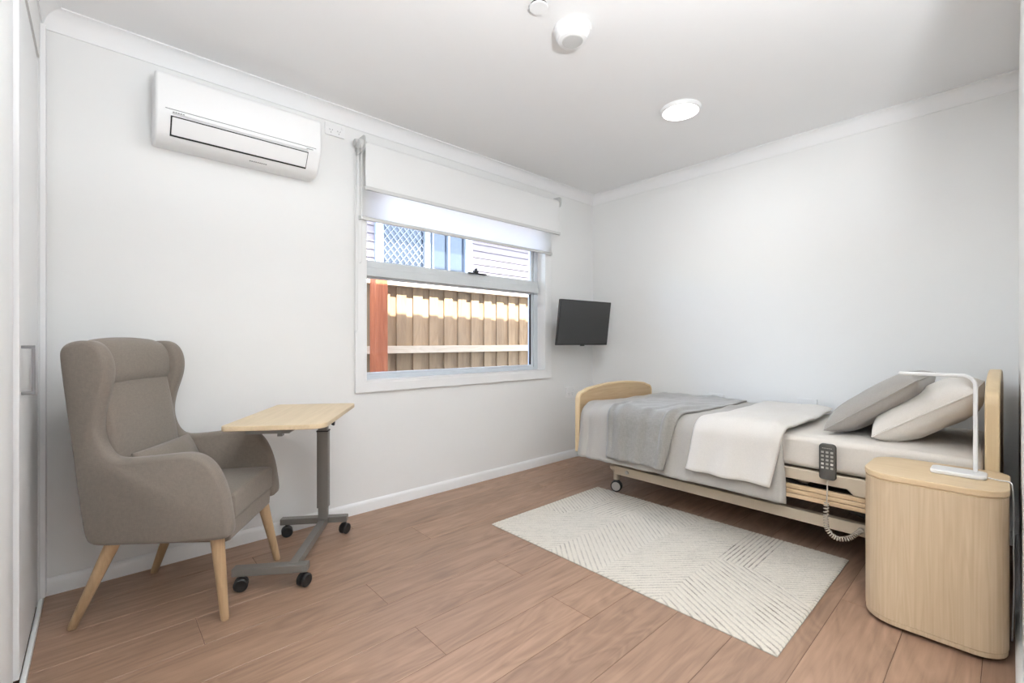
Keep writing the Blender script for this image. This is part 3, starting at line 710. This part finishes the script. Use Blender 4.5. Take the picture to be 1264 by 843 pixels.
def caster(parent, x, y, r, rot, wheel_mat, hub_mat, z_top, local=True):
    c = MB(); c.tube([(x, y, r * 1.4), (x, y, z_top)], r * .32, 10)
    ca, sa = math.cos(rot), math.sin(rot)
    for s in (-1, 1):
        w = MB().lathe([(0, -0.006), (r * .8, -0.008), (r, -0.004), (r, 0.004), (r * .8, 0.008), (0, 0.006)], (0, s * 0.0125, 0), 'y', 24)
        c.add([(x + px * ca - py * sa, y + px * sa + py * ca, pz + r) for px, py, pz in w.v], w.f)
    hood = MB().prism([(r * 1.0 * math.cos(R(t)), r * 1.06 * math.sin(R(t)) + r) for t in range(10, 171, 20)] + [(-r * .3, r), (r * .3, r)], -0.004, 0.004, 'y')
    c.add([(x + px * ca - py * sa, y + px * sa + py * ca, pz) for px, py, pz in hood.v], hood.f)
    o = c.build('caster', wheel_mat, parent, local=local, smooth=40)
    if hub_mat:
        hb = MB()
        for s in (-1, 1):
            w = MB().lathe([(0, -0.001), (r * .78, -0.001), (r * .78, 0.0015), (0, 0.0025)], (0, 0, 0), 'y', 20)
            hb.add([(x + px * ca - (py + s * 0.0205) * sa, y + px * sa + (py * s + s * 0.0205) * ca, pz + r) for px, py, pz in w.v], w.f)
        inv_pts = hb
        if local: hb.v = [tuple(mw(parent) @ Vector(p)) for p in hb.v]
        lab(hb.build('caster_hub', hub_mat, o, smooth=40), 'pale hub')
    return o
for x, y, rt in ((-0.205, -0.489, R(15)), (0.045, -0.489, R(60)), (-0.195, 0.043, R(20)), (0.10, 0.043, R(60))):
    caster(ot, x, y, 0.0275, rt, M['black'], None, 0.068)

# ------------------------------------------------------------------ bed
BX0, BX1, BY0, BY1 = 2.47, 3.42, 0.03, 2.06
bed = thing('care_bed', 'low adjustable care bed with oak head and foot boards along the white wall', 'bed', ((BX0 + BX1) / 2, 1.04, 0))
def end_board(y0, y1, zb, ze, za, name, corner=0.055):
    n = 14; pts = [(BX0, zb), (BX1, zb)]
    def arch(x): t = (x - (BX0 + BX1) / 2) / ((BX1 - BX0) / 2); return za - (za - ze) * t * t
    pts += [(BX1, ze - corner)]
    for k in range(1, 7):
        a = R(90 * k / 6); pts.append((BX1 - corner + corner * math.cos(a), ze - corner + corner * math.sin(a)))
    for k in range(1, n):
        x = BX1 - corner - (BX1 - BX0 - 2 * corner) * k / n; pts.append((x, arch(x) - 0.0 if k not in (0, n) else ze))
    for k in range(0, 7):
        a = R(90 + 90 * k / 6); pts.append((BX0 + corner + corner * math.cos(a), ze - corner + corner * math.sin(a)))
    inner = offset_poly(pts, 0.014)
    o = MB().prism(inner, y0 + 0.002, y1 - 0.002, 'y').build(name, M['oak_x'], bed, smooth=25)
    MB().ring(pts, inner, y0, y1, 'y').build('edge_band', M['oak_edge'], o, bevel=0.006, seg=3)
    return o
end_board(2.022, 2.06, 0.272, 0.690, 0.735, 'footboard')
end_board(0.030, 0.070, 0.22, 0.855, 0.915, 'headboard')
# mattress
mt = cushion_mesh((3.405 - 2.515) / 2, (2.016 - 0.076) / 2, 0.066, 0.014, 0.0, 24, 44, wr=0.004, seed=9, power=10)
place(mt, Matrix.Translation(((3.405 + 2.515) / 2, (2.016 + 0.076) / 2, 0.506)))
tag(mt.build('mattress', M['sheet'], bevel=0.028, seg=4), 'mattress in an ivory fitted sheet on the care bed', 'mattress')
# deck, rails, chassis
dk = MB().box(2.520, 3.40, 0.09, 2.01, 0.375, 0.420); dk.build('deck', M['cream_metal'], bed, bevel=0.004)
rail = MB().prism([(0.365, 0.388), (0.395, 0.352), (0.475, 0.352), (0.50, 0.376), (1.93, 0.376), (1.96, 0.40), (1.96, 0.428), (0.425, 0.428)], 2.488, 2.512, 'x')
lab(rail.build('side_rail', M['cream_metal'], bed, bevel=0.003), 'cream upper side rail')
for z0_, z1_ in ((0.282, 0.303), (0.305, 0.325), (0.327, 0.348)):
    lab(MB().box(2.494, 2.514, 0.10, 1.95, z0_, z1_).build('side_slat', M['oak_y'], bed, bevel=0.004), 'oak side slat')
for y in (0.16, 1.0, 1.90): MB().box(2.512, 2.530, y - 0.025, y + 0.025, 0.27, 0.40).build('rail_bracket', M['cream_metal'], bed, bevel=0.002)
for x in (2.585, 3.30):
    lab(MB().box(x - 0.02, x + 0.02, 0.22, 1.80, 0.152, 0.208).build('chassis_rail', M['cream_metal'], bed, bevel=0.004), 'cream lower chassis rail')
for y in (0.30, 1.74): MB().box(2.605, 3.28, y - 0.02, y + 0.02, 0.155, 0.20).build('cross_bar', M['cream_metal'], bed, bevel=0.003)
for x in (2.66, 3.24):
    MB().tube([(x, 0.35, 0.19), (x, 0.95, 0.37)], 0.016, 8).tube([(x, 1.70, 0.19), (x, 1.10, 0.37)], 0.016, 8).build('lift_arm', M['dark_metal'], bed, smooth=40)
MB().prism(rrect(2.72, 2.86, 0.42, 0.72, 0.02), 0.215, 0.30, 'z').build('motor', M['dark_metal'], bed, bevel=0.006)
MB().tube([(2.79, 0.7, 0.26), (2.79, 1.3, 0.30)], 0.02, 10).build('actuator', M['dark_metal'], bed, smooth=40)
for x, y in ((2.668, 1.852), (2.668, 0.19), (3.26, 1.852), (3.26, 0.19)):
    sx_ = -1 if x < 3 else .5; sy_ = 1 if y > 1 else -1
    bk_ = MB().tube(spline([(2.590 if x < 3 else 3.295, 1.775 if y > 1 else 0.245, 0.183), (x + .065 * sx_, y - .02 * sy_, 0.184), (x + .03 * sx_, y + .004 * sy_, 0.174), (x, y, 0.140), (x, y, 0.082)], 5, closed=False), 0.021, 12)
    bk_.build('caster_bracket', M['cream_metal'], bed, smooth=50)
    caster(bed, x - mw(bed).translation.x, y - mw(bed).translation.y, 0.038, R(112), M['black'], M['caster_grey'], 0.14)
for y in (1.70, 0.30): MB().lathe([(0, 2.560), (0.012, 2.560), (0.012, 2.565), (0, 2.566)], (0, y, 0.18), 'x', 14).build('bolt', M['caster_grey'], bed, smooth=40)

# bed linen: sheets that lie on the mattress and hang over the near side
def drape(z_top, x_side, z_hem, ya, yb, name, mat, label, cat, thick, x_far=3.39, wr=0.006, ns=70, ny=60, seed=0.0, r=0.075, flare=0.0, puff=0.0, sag=0.0, ridges=()):
    path = []
    Lt = x_far - (x_side + r); La = r * PI / 2; Ls_ = z_top - r - z_hem; tot = Lt + La + Ls_
    def at(s):
        d = s * tot
        if d < Lt: return (x_far - d, z_top, 0.0, 1.0)
        d -= Lt
        if d < La:
            a = d / r; return (x_side + r - r * math.sin(a), z_top - r + r * math.cos(a), -math.sin(a), math.cos(a))
        d -= La; return (x_side, z_top - r - d, -1.0, 0.0)
    vs = []; fs = []
    for i in range(ns + 1):
        s = i / ns; x, z, nx_, nz_ = at(s)
        y0, y1 = ya(s), yb(s)
        hang = max(0.0, min(1.0, (z_top - r - z) / max(Ls_, 1e-3)))
        for j in range(ny + 1):
            t = j / ny; y = y0 + (y1 - y0) * t
            e = min(t, 1 - t) * (y1 - y0)
            w = wr * (noise.noise(Vector((x * 3.0 + seed, y * 7.0, seed + z * 2))) + .5 * noise.noise(Vector((x * 9 + seed, y * 17, z * 6))))
            w += hang * 0.020 * (0.5 + 0.5 * math.sin(y * 21 + 1.7 * math.sin(y * 8 + seed) + seed)) * (1 if flare else .4)
            for ry, ra, rw, rk in ridges:
                yy_ = ry + rk * (s - .75) + 0.012 * noise.noise(Vector((s * 6, ry * 9, seed)))
                w += ra * math.exp(-((y - yy_) / rw) ** 2) * min(1.0, max(0.0, (s - .35) / .3))
            w += puff * min(1.0, e / 0.05) ** .5
            w = max(w, -0.003)
            yo = 0.010 * noise.noise(Vector((s * 5, t * 3, seed + 7)))
            vs.append((x + nx_ * w - flare * hang * hang, y + yo, z + nz_ * w - sag * math.sin(PI * min(1, s * 1.3)) * 0))
    for i in range(ns):
        for j in range(ny):
            a = i * (ny + 1) + j; fs.append((a, a + 1, a + ny + 2, a + ny + 1))
    o = MB().add(vs, [f for f in fs]).build(name, mat, smooth=True, solid=thick)
    return tag(o, label, cat)
sm = lambda a, b: (lambda s: a + (b - a) * s)
drape(0.589, 2.474, 0.262, sm(0.80, 0.735), sm(1.985, 1.995), 'duvet', M['duvet'], 'pale grey duvet hanging over the near side of the bed', 'duvet', 0.018, seed=1.0, flare=0.02, wr=0.013, puff=0.006, ridges=((1.215, .012, .022, .05), (1.90, .014, .03, -.1), (1.965, .018, .02, 0.0), (0.76, .012, .02, 0.0)))
drape(0.612, 2.448, 0.335, lambda s: 0.76 - 0.10 * math.sin(PI * s) * .5 + 0.03 * s, lambda s: 1.15 + 0.06 * max(0, s - .6) / .4, 'folded_duvet', M['cream'], 'cream top cover folded back across the grey duvet', 'bed cover', 0.012, seed=5.0, flare=0.02, wr=0.008, puff=0.010, ridges=((0.80, .010, .03, -.05), (0.95, .007, .05, .2), (1.10, .008, .04, .25)))
drape(0.612, 2.448, 0.300, lambda s: 1.26 + 0.09 * max(0, s - .62) / .38, lambda s: 1.93 - 0.17 * min(1, s / .55), 'throw', M['throw'], 'dark grey wool throw spread across the foot of bed', 'throw', 0.012, seed=11.0, flare=0.022, wr=0.013, puff=0.006, ridges=((1.345, .020, .022, .1), (1.52, .010, .03, .08), (1.66, .012, .025, -.1), (1.745, .014, .018, -.05)))

# pillows: profile tilted in the y-z plane, length along x
def pillow(name, lo, hi, xc, half_len, bulge, mat, label, seed):
    lo, hi = Vector(lo), Vector(hi); d = hi - lo; hl = d.length / 2; d.normalize(); c = (lo + hi) / 2
    ex = Vector((1, 0, 0)); ey = Vector((0, d.x, d.y)); ez = ex.cross(ey)
    Mt = Matrix(((ex.x, ey.x, ez.x, xc), (ex.y, ey.y, ez.y, c.x), (ex.z, ey.z, ez.z, c.y), (0, 0, 0, 1)))
    p = cushion_mesh(half_len, hl, 0.004, bulge, 1.0, 34, 26, wr=0.010, seed=seed, power=4.2)
    o = place(p, Mt).build(name, mat, smooth=75)
    tag(o, label, 'pillow')
    q = cushion_mesh(half_len, hl, 0.004, bulge, 1.0, 34, 26, wr=0.010, seed=seed, power=4.2)
    bd = [q.v[i] for i in range(35)] + [q.v[j * 35 + 34] for j in range(1, 27)] + [q.v[26 * 35 + i] for i in range(33, -1, -1)] + [q.v[j * 35] for j in range(25, 0, -1)]
    pth = [tuple(Mt @ Vector((x, y, 0))) for x, y, z in bd]
    MB().tube(pth, 0.0045, 6, closed=True).build('piping', mat, o, smooth=True)
    return o
pillow('pillow', (0.43, 0.606), (0.095, 0.838), 2.965, 0.355, 0.088, M['pillow_cream'], 'cream pillow leaning on the headboard', 2.0)
pillow('pillow', (0.615, 0.610), (0.275, 0.872), 2.96, 0.345, 0.068, M['pillow_grey'], 'grey pillow leaning on the cream pillow', 6.0)

# ------------------------------------------------------------------ bed handset with coiled cord
hs = thing('bed_handset', 'charcoal bed remote handset hanging on the side rail', 'remote control', (2.470, 0.568, 0.405))
MB().prism(rrect(0.535, 0.601, 0.408, 0.572, [0.014, 0.014, 0.016, 0.016]), 2.460, 2.480, 'x').build('case', M['handset'], hs, bevel=0.005, seg=3)
MB().box(2.480, 2.487, 0.555, 0.581, 0.425, 0.50).build('hook', M['handset'], hs)
for r_ in range(5):
    for c_ in range(3):
        y = 0.586 - c_ * 0.018; z = 0.534 - r_ * 0.0178
        MB().prism(rrect(y - 0.0052, y + 0.0052, z - 0.0045, z + 0.0045, 0.0012, 2), 2.4578, 2.461, 'x').build('key', M['key_light'] if (r_, c_) in ((3, 2), (3, 0), (4, 0)) else M['key'], hs)
for i in range(6): MB().box(2.4592, 2.4605, 0.550 + i * 0.0066, 0.5548 + i * 0.0066, 0.551, 0.5535).build('print_mark', M['key'], hs)
cd = MB().tube([(2.468, 0.568, 0.41), (2.466, 0.569, 0.35), (2.460, 0.570, 0.305)], 0.0028, 8)
axis_pts = spline([(2.460, 0.570, 0.305), (2.458, 0.572, 0.24), (2.458, 0.566, 0.185), (2.47, 0.535, 0.152), (2.50, 0.495, 0.155), (2.53, 0.470, 0.176), (2.563, 0.462, 0.182)], 40, closed=False)
hel = []; turns = 30; N = len(axis_pts)
for i, p in enumerate(axis_pts[:-1]):
    a0 = Vector(p); t = (Vector(axis_pts[i + 1]) - a0).normalized(); u = t.cross(Vector((1, 0, 0.2))).normalized(); v = t.cross(u)
    ang_ = 2 * PI * turns * i / N; hel.append(tuple(a0 + 0.0085 * (math.cos(ang_) * u + math.sin(ang_) * v)))
cd.tube(hel, 0.0030, 6)
cd.lathe([(0, 2.548), (0.011, 2.548), (0.013, 2.556), (0.013, 2.565), (0, 2.565)], (0, 0.462, 0.182), 'x', 14)
lab(cd.build('coiled_cord', M['coil'], hs, smooth=60), 'beige coiled cord')

# ------------------------------------------------------------------ bedside cabinet
nx0, nx1, ny0, ny1 = 2.115, 2.462, 0.006, 0.385
ns_ = thing('bedside_cabinet', 'pale oak bedside cabinet with rounded corners beside the headboard', 'cabinet', ((nx0 + nx1) / 2, (ny0 + ny1) / 2, 0))
RC = [0.085, 0.06, 0.10, 0.11]
body = rrect(nx0, nx1, ny0, ny1, [0.085, 0.05, 0.09, 0.11], 10)
MB().prism(offset_poly(body, 0.012), 0.018, 0.04, 'z').build('plinth', M['oak_edge'], ns_, smooth=40)
MB().prism(offset_poly(body, 0.0015), 0.016, 0.034, 'z').build('base_band', M['oak'], ns_, smooth=40, bevel=0.003)
MB().prism(body, 0.0352, 0.533, 'z').build('body', M['oak'], ns_, smooth=40)
MB().prism(offset_poly(body, 0.003), 0.532, 0.536, 'z').build('shadow_gap', M['oak_edge'], ns_, smooth=40)
MB().prism(offset_poly(body, -0.002), 0.536, 0.558, 'z').build('top', M['oak_top'], ns_, bevel=0.004, seg=3)
for x, y in ((nx0 + .07, ny0 + .07), (nx1 - .07, ny0 + .07), (nx0 + .07, ny1 - .07), (nx1 - .07, ny1 - .07)):
    MB().lathe([(0.016, 0), (0.016, 0.018), (0, 0.018)], (x, y, 0), 'z', 12).build('foot', M['black'], ns_)

# ------------------------------------------------------------------ desk lamp
dl = thing('desk_lamp', 'slim white desk lamp on the bedside cabinet', 'lamp', (2.31, 0.13, 0.558))
MB().prism(rrect(2.262, 2.352, 0.058, 0.205, 0.02, 6), 0.558, 0.574, 'z').build('base', M['plastic'], dl, bevel=0.005, seg=3)
arc = [(0.088, 0.574), (0.088, 0.882)] + [(0.088 + 0.035 * (1 - math.cos(R(a))), 0.882 + 0.035 * math.sin(R(a))) for a in range(15, 91, 15)] + [(0.298, 0.917)]
def strip(path2, w, th, x0):
    n = len(path2); vs = []; fs = []
    for i, p in enumerate(path2):
        a = Vector(path2[max(i - 1, 0)]); b = Vector(path2[min(i + 1, n - 1)]); t = (b - a).normalized(); nn = Vector((-t.y, t.x)) * th / 2
        for sx in (-w / 2, w / 2):
            for s in (-1, 1): vs.append((x0 + sx, p[0] + s * nn.x, p[1] + s * nn.y))
    for i in range(n - 1):
        k = i * 4; m_ = k + 4
        for a, b in ((0, 1), (1, 3), (3, 2), (2, 0)): fs.append((k + a, k + b, m_ + b, m_ + a))
    fs += [(0, 2, 3, 1), ((n - 1) * 4, (n - 1) * 4 + 1, (n - 1) * 4 + 3, (n - 1) * 4 + 2)]
    return MB().add(vs, [f[::-1] for f in fs])
strip(arc, 0.018, 0.012, 2.318).build('arm', M['plastic'], dl, bevel=0.003, seg=2)
lab(MB().box(2.311, 2.325, 0.135, 0.293, 0.9098, 0.9112).build('light_strip', M['plastic_grey'], dl), 'unlit light strip')
pc = spline([(2.31, 0.060, 0.562), (2.30, 0.03, 0.561), (2.285, 0.004, 0.562), (2.28, -0.001, 0.54), (2.29, -0.004, 0.46), (2.285, -0.003, 0.35), (2.30, -0.004, 0.2), (2.32, 0.0, 0.012)], 8, closed=False)
lab(MB().tube(pc, 0.0022, 8).build('power_cord', M['plastic'], dl, smooth=True), 'white power cord')

# ------------------------------------------------------------------ rug
RX0, RX1, RY0, RY1 = 1.652, 2.628, 0.52, 1.984
nu, nv = 300, 440
uu, vv = np.meshgrid(np.linspace(0, RX1 - RX0, nu + 1), np.linspace(0, RY1 - RY0, nv + 1))
def zone(u, v):
    """stripe angle in degrees, strength, and pitch in metres"""
    bx = 0.40 + 0.15 * v / 0.26
    if v > 1.02 + 0.0 * u:
        if u > 0.62 - (v - 1.02) * .5 and v < 1.29 - 0.10 * (u - .45): return 177, .75, .024
        if u > 0.40 and v > 1.29 - 0.10 * (u - .45): return 58, .6, .022
        return 139, .6, .021
    if v > 0.735 - 0.10 * max(0, u - .43): return 48 if u < .72 else 53, .55, .024
    if v > 0.43: return 140, .8, .020
    if v > 0.262 and u > 0.535: return 0.5, 1.25, .019
    if u < bx or (v > .262 and u <= .535): return 59, .85, .025
    return 133, .65, .017
A_ = np.zeros_like(uu); S_ = np.zeros_like(uu); P_ = np.zeros_like(uu)
for j in range(nv + 1):
    for i in range(nu + 1):
        A_[j, i], S_[j, i], P_[j, i] = zone(uu[j, i], vv[j, i])
th = np.radians(A_); across = -np.sin(th) * uu + np.cos(th) * vv; along = np.cos(th) * uu + np.sin(th) * vv
ph = across / P_; groove = np.maximum(0, np.cos(2 * PI * ph)) ** 3
rs = np.random.RandomState(3)
def smooth_noise(a, b, seed):
    rr_ = np.random.RandomState(seed); g = rr_.rand(64, 64)
    ia, ib = np.floor(a).astype(int), np.floor(b).astype(int); fa, fb = a - ia, b - ib
    q = lambda x, y: g[x % 64, y % 64]
    return (q(ia, ib) * (1 - fa) + q(ia + 1, ib) * fa) * (1 - fb) + (q(ia, ib + 1) * (1 - fa) + q(ia + 1, ib + 1) * fa) * fb
row = np.round(ph)
fleck = smooth_noise(along / 0.030 + row * 7.3, row * 3.7, 5)
fleck2 = smooth_noise(uu / 0.10, vv / 0.10, 8)
yarn = groove * S_ * (0.42 + 0.60 * np.clip((fleck - 0.35) * 2.2, 0, 1)) * (0.55 + 0.75 * fleck2)
yarn = np.clip(yarn + 0.10 * (rs.rand(*uu.shape) - .5), 0, 1)
edge_d = np.minimum(np.minimum(uu, uu.max() - uu), np.minimum(vv, vv.max() - vv))
hz_ = 0.0105 - 0.0035 * groove * np.minimum(1, S_) + 0.0022 * (rs.rand(*uu.shape) - .5)
hz_ = np.where(edge_d < 0.004, 0.006, hz_)
rim = 0.0015 * (rs.rand(*uu.shape) - .5)
vx = np.stack([RX0 + uu + rim, RY0 + vv + rim, hz_], -1).reshape(-1, 3)
n_ = (nu + 1) * (nv + 1)
idx = np.arange(n_).reshape(nv + 1, nu + 1)
quads = np.stack([idx[:-1, :-1], idx[:-1, 1:], idx[1:, 1:], idx[1:, :-1]], -1).reshape(-1, 4)
border = np.concatenate([idx[0, :], idx[1:, -1], idx[-1, -2::-1], idx[-2:0:-1, 0]])
skirt = vx[border].copy(); skirt[:, 2] = 0.0
sk0 = n_; nb = len(border)
sidef = [(int(border[(k + 1) % nb]), int(border[k]), sk0 + k, sk0 + (k + 1) % nb) for k in range(nb)]
vall = np.concatenate([vx, skirt]); vall -= np.array([(RX0 + RX1) / 2, (RY0 + RY1) / 2, 0])
me = bpy.data.meshes.new('rug'); me.from_pydata(vall.tolist(), [], quads.tolist() + sidef); me.update(); me.shade_smooth()
at_ = me.attributes.new('yarn', 'FLOAT', 'POINT')
at_.data.foreach_set('value', np.concatenate([yarn.reshape(-1), np.full(nb, .75)]).astype(np.float32))
m, nt, b = new_mat('rug_yarn')
an = nd(nt, 'ShaderNodeAttribute', attribute_name='yarn'); cr = nd(nt, 'ShaderNodeValToRGB')
cr.color_ramp.elements[0].color = lin('d6cec1'); cr.color_ramp.elements[1].color = lin('685e54'); cr.color_ramp.elements[1].position = 0.95
nt.links.new(an.outputs['Fac'], cr.inputs[0])
tc = nd(nt, 'ShaderNodeTexCoord'); nz = nd(nt, 'ShaderNodeTexNoise'); nz.inputs['Scale'].default_value = 350; nz.inputs['Detail'].default_value = 2
nt.links.new(tc.outputs['Object'], nz.inputs['Vector'])
mm = nd(nt, 'ShaderNodeMix', data_type='RGBA', blend_type='MULTIPLY'); mm.inputs['Factor'].default_value = 0.35
nt.links.new(cr.outputs[0], mm.inputs['A']); nt.links.new(nz.outputs['Fac'], mm.inputs['B'])
hsv = nd(nt, 'ShaderNodeHueSaturation'); hsv.inputs['Value'].default_value = 1.2; nt.links.new(mm.outputs['Result'], hsv.inputs['Color'])
nt.links.new(hsv.outputs[0], b.inputs['Base Color']); b.inputs['Roughness'].default_value = 0.95; b.inputs['Sheen Weight'].default_value = 0.15
bump(nt, b, nz.outputs['Fac'], 0.5, 0.003)
me.materials.append(m)
rug = bpy.data.objects.new('rug', me); COL.objects.link(rug); rug.location = ((RX0 + RX1) / 2, (RY0 + RY1) / 2, 0)
tag(rug, 'ivory wool rug with grey diagonal stripes beside the bed', 'rug')

# ------------------------------------------------------------------ outside: roof edge, fence, neighbouring house
struct(MB().box(XL - 2.0, XR + 3.0, HY - 1.2, 3.0, ZC + 0.101, ZC + 0.125).build('roof', M['tile_dark']), 'roof and eave of this house')
struct(MB().box(-6, 12, YW + T, 14, -0.45, -0.35).build('ground', M['ground']), 'gravel side yard')
FYP = 3.80
fe = thing('paling_fence', 'pine paling fence with a flat cap and red post outside window', 'fence', (2.7, FYP, -0.35))
pm = MB().box(-0.05, 0.05, -0.007, 0.007, 0, 1.895).mesh('paling', mat=M['fence'])
bm_ = MB().box(-0.06, 0.06, -0.007, 0.007, 0, 1.895).mesh('paling_back', mat=M['fence'])
for k_ in range(-6, 18):
    xr = 1.974 + 0.171 * k_            # right edge of each front paling
    for (mesh_, cx_, yy, nm) in ((pm, xr - 0.068 + 0.004 * math.sin(k_ * 5), 0.0, 'paling'), (bm_, xr + 0.0175, 0.0145, 'back_paling')):
        o = bpy.data.objects.new(nm, mesh_); COL.objects.link(o); o.parent = fe; o.location = (cx_ - 2.7, yy + 0.02 * 0, 0.002 * math.sin(k_ * 3.3))
        MATRIX[o.name] = mw(fe) @ Matrix.Translation(o.location)
for z_ in (0.932, 0.15):
    lab(MB().box(0.9, 5.2, FYP - 0.045, FYP - 0.0075, z_, z_ + 0.068).build('rail', M['fence_rail'], fe, bevel=0.002), 'horizontal rail')
lab(MB().box(0.9, 5.2, FYP - 0.058, FYP + 0.05, 1.5465, 1.580).build('cap', M['fence_rail'], fe, bevel=0.002), 'flat fence cap')
lab(MB().box(1.745, 1.858, FYP - 0.16, FYP - 0.046, -0.35, 1.60).build('post', M['post'], fe, bevel=0.004), 'red timber post')

NYW = 5.4
nh = thing('neighbour_house', 'weatherboard house with a security screen window beyond the fence', 'house', (3.8, NYW, -0.35))
MB().box(0.6, 9.0, NYW + 0.02, NYW + 0.2, -0.35, 3.3).build('wall', M['board'], nh)
wx0, wx1, wz0, wz1 = 2.62, 4.06, 1.55, 2.85
z_ = 1.0
while z_ < 3.1:
    segs = [(0.6, 9.0)] if (z_ + 0.1 <= wz0 or z_ >= wz1) else [(0.6, wx0), (wx1, 9.0)]
    for a_, b_ in segs:
        MB().prism([(NYW + 0.02, z_), (NYW - 0.004, z_), (NYW + 0.012, z_ + 0.105), (NYW + 0.02, z_ + 0.105)][::-1], a_, b_, 'x').build('weatherboard', M['board'], nh)
    z_ += 0.1
nw = MB().ring([(wx0 - .05, wz0 - .05), (wx1 + .02, wz0 - .05), (wx1 + .02, wz1), (wx0 - .05, wz1)], [(wx0 + .05, wz0 + .03), (wx1 - .10, wz0 + .03), (wx1 - .10, wz1 - .05), (wx0 + .05, wz1 - .05)], NYW - 0.05, NYW + 0.02, 'y').build('window', M['alu_far'], nh)
MB().box(3.28, 3.36, NYW - 0.049, NYW + 0.015, wz0 + .03, wz1 - .05).build('mullion', M['alu_far'], nw)
MB().box(3.40, 3.42, NYW - 0.045, NYW + 0.015, wz0 + .03, wz1 - .05).build('mullion', M['alu_far'], nw)
MB().box(3.66, 3.685, NYW - 0.045, NYW + 0.015, wz0 + .03, wz1 - .05).build('mullion', M['alu_far'], nw)
MB().box(wx0 + .05, wx1 - .10, NYW + 0.002, NYW + 0.008, wz0 + .03, wz1 - .05).build('pane', M['far_glass'], nw)
sm_ = MB(); W_, x_a, x_b, z_a, z_b = 0.004, wx0 + .05, 3.28, wz0 + .03, wz1 - .05
for sg in (1, -1):
    for q_ in np.arange(-2.0, 2.6, 0.105):
        # line z = z_a + q + sg * 1.15 * (x - x_a)
        pts_ = []
        for t in np.linspace(0, 1, 60):
            x = x_a + (x_b - x_a) * t; z = z_a + q_ + sg * 1.15 * (x - x_a) + (0 if sg > 0 else 1.0)
            if z_a <= z <= z_b: pts_.append((x, z))
        if len(pts_) > 1:
            (xa_, za_), (xb_, zb_) = pts_[0], pts_[-1]
            sm_.tube([(xa_, NYW - 0.02, za_), (xb_, NYW - 0.02, zb_)], W_, 4)
lab(sm_.build('security_screen', M['wire'], nw), 'diamond mesh security screen')
lab(MB().box(0.2, 9.4, 4.98, NYW + 0.2, 3.09, 3.15).build('eave', M['board'], nh), 'eave lining')
lab(MB().box(0.2, 9.4, 4.90, 4.979, 3.08, 3.22).build('gutter', M['tile_dark'], nh), 'dark gutter')
MB().prism([(4.90, 3.22), (8.5, 4.7), (8.5, 3.22)], 0.2, 9.4, 'x').build('roof', M['tile_dark'], nh)
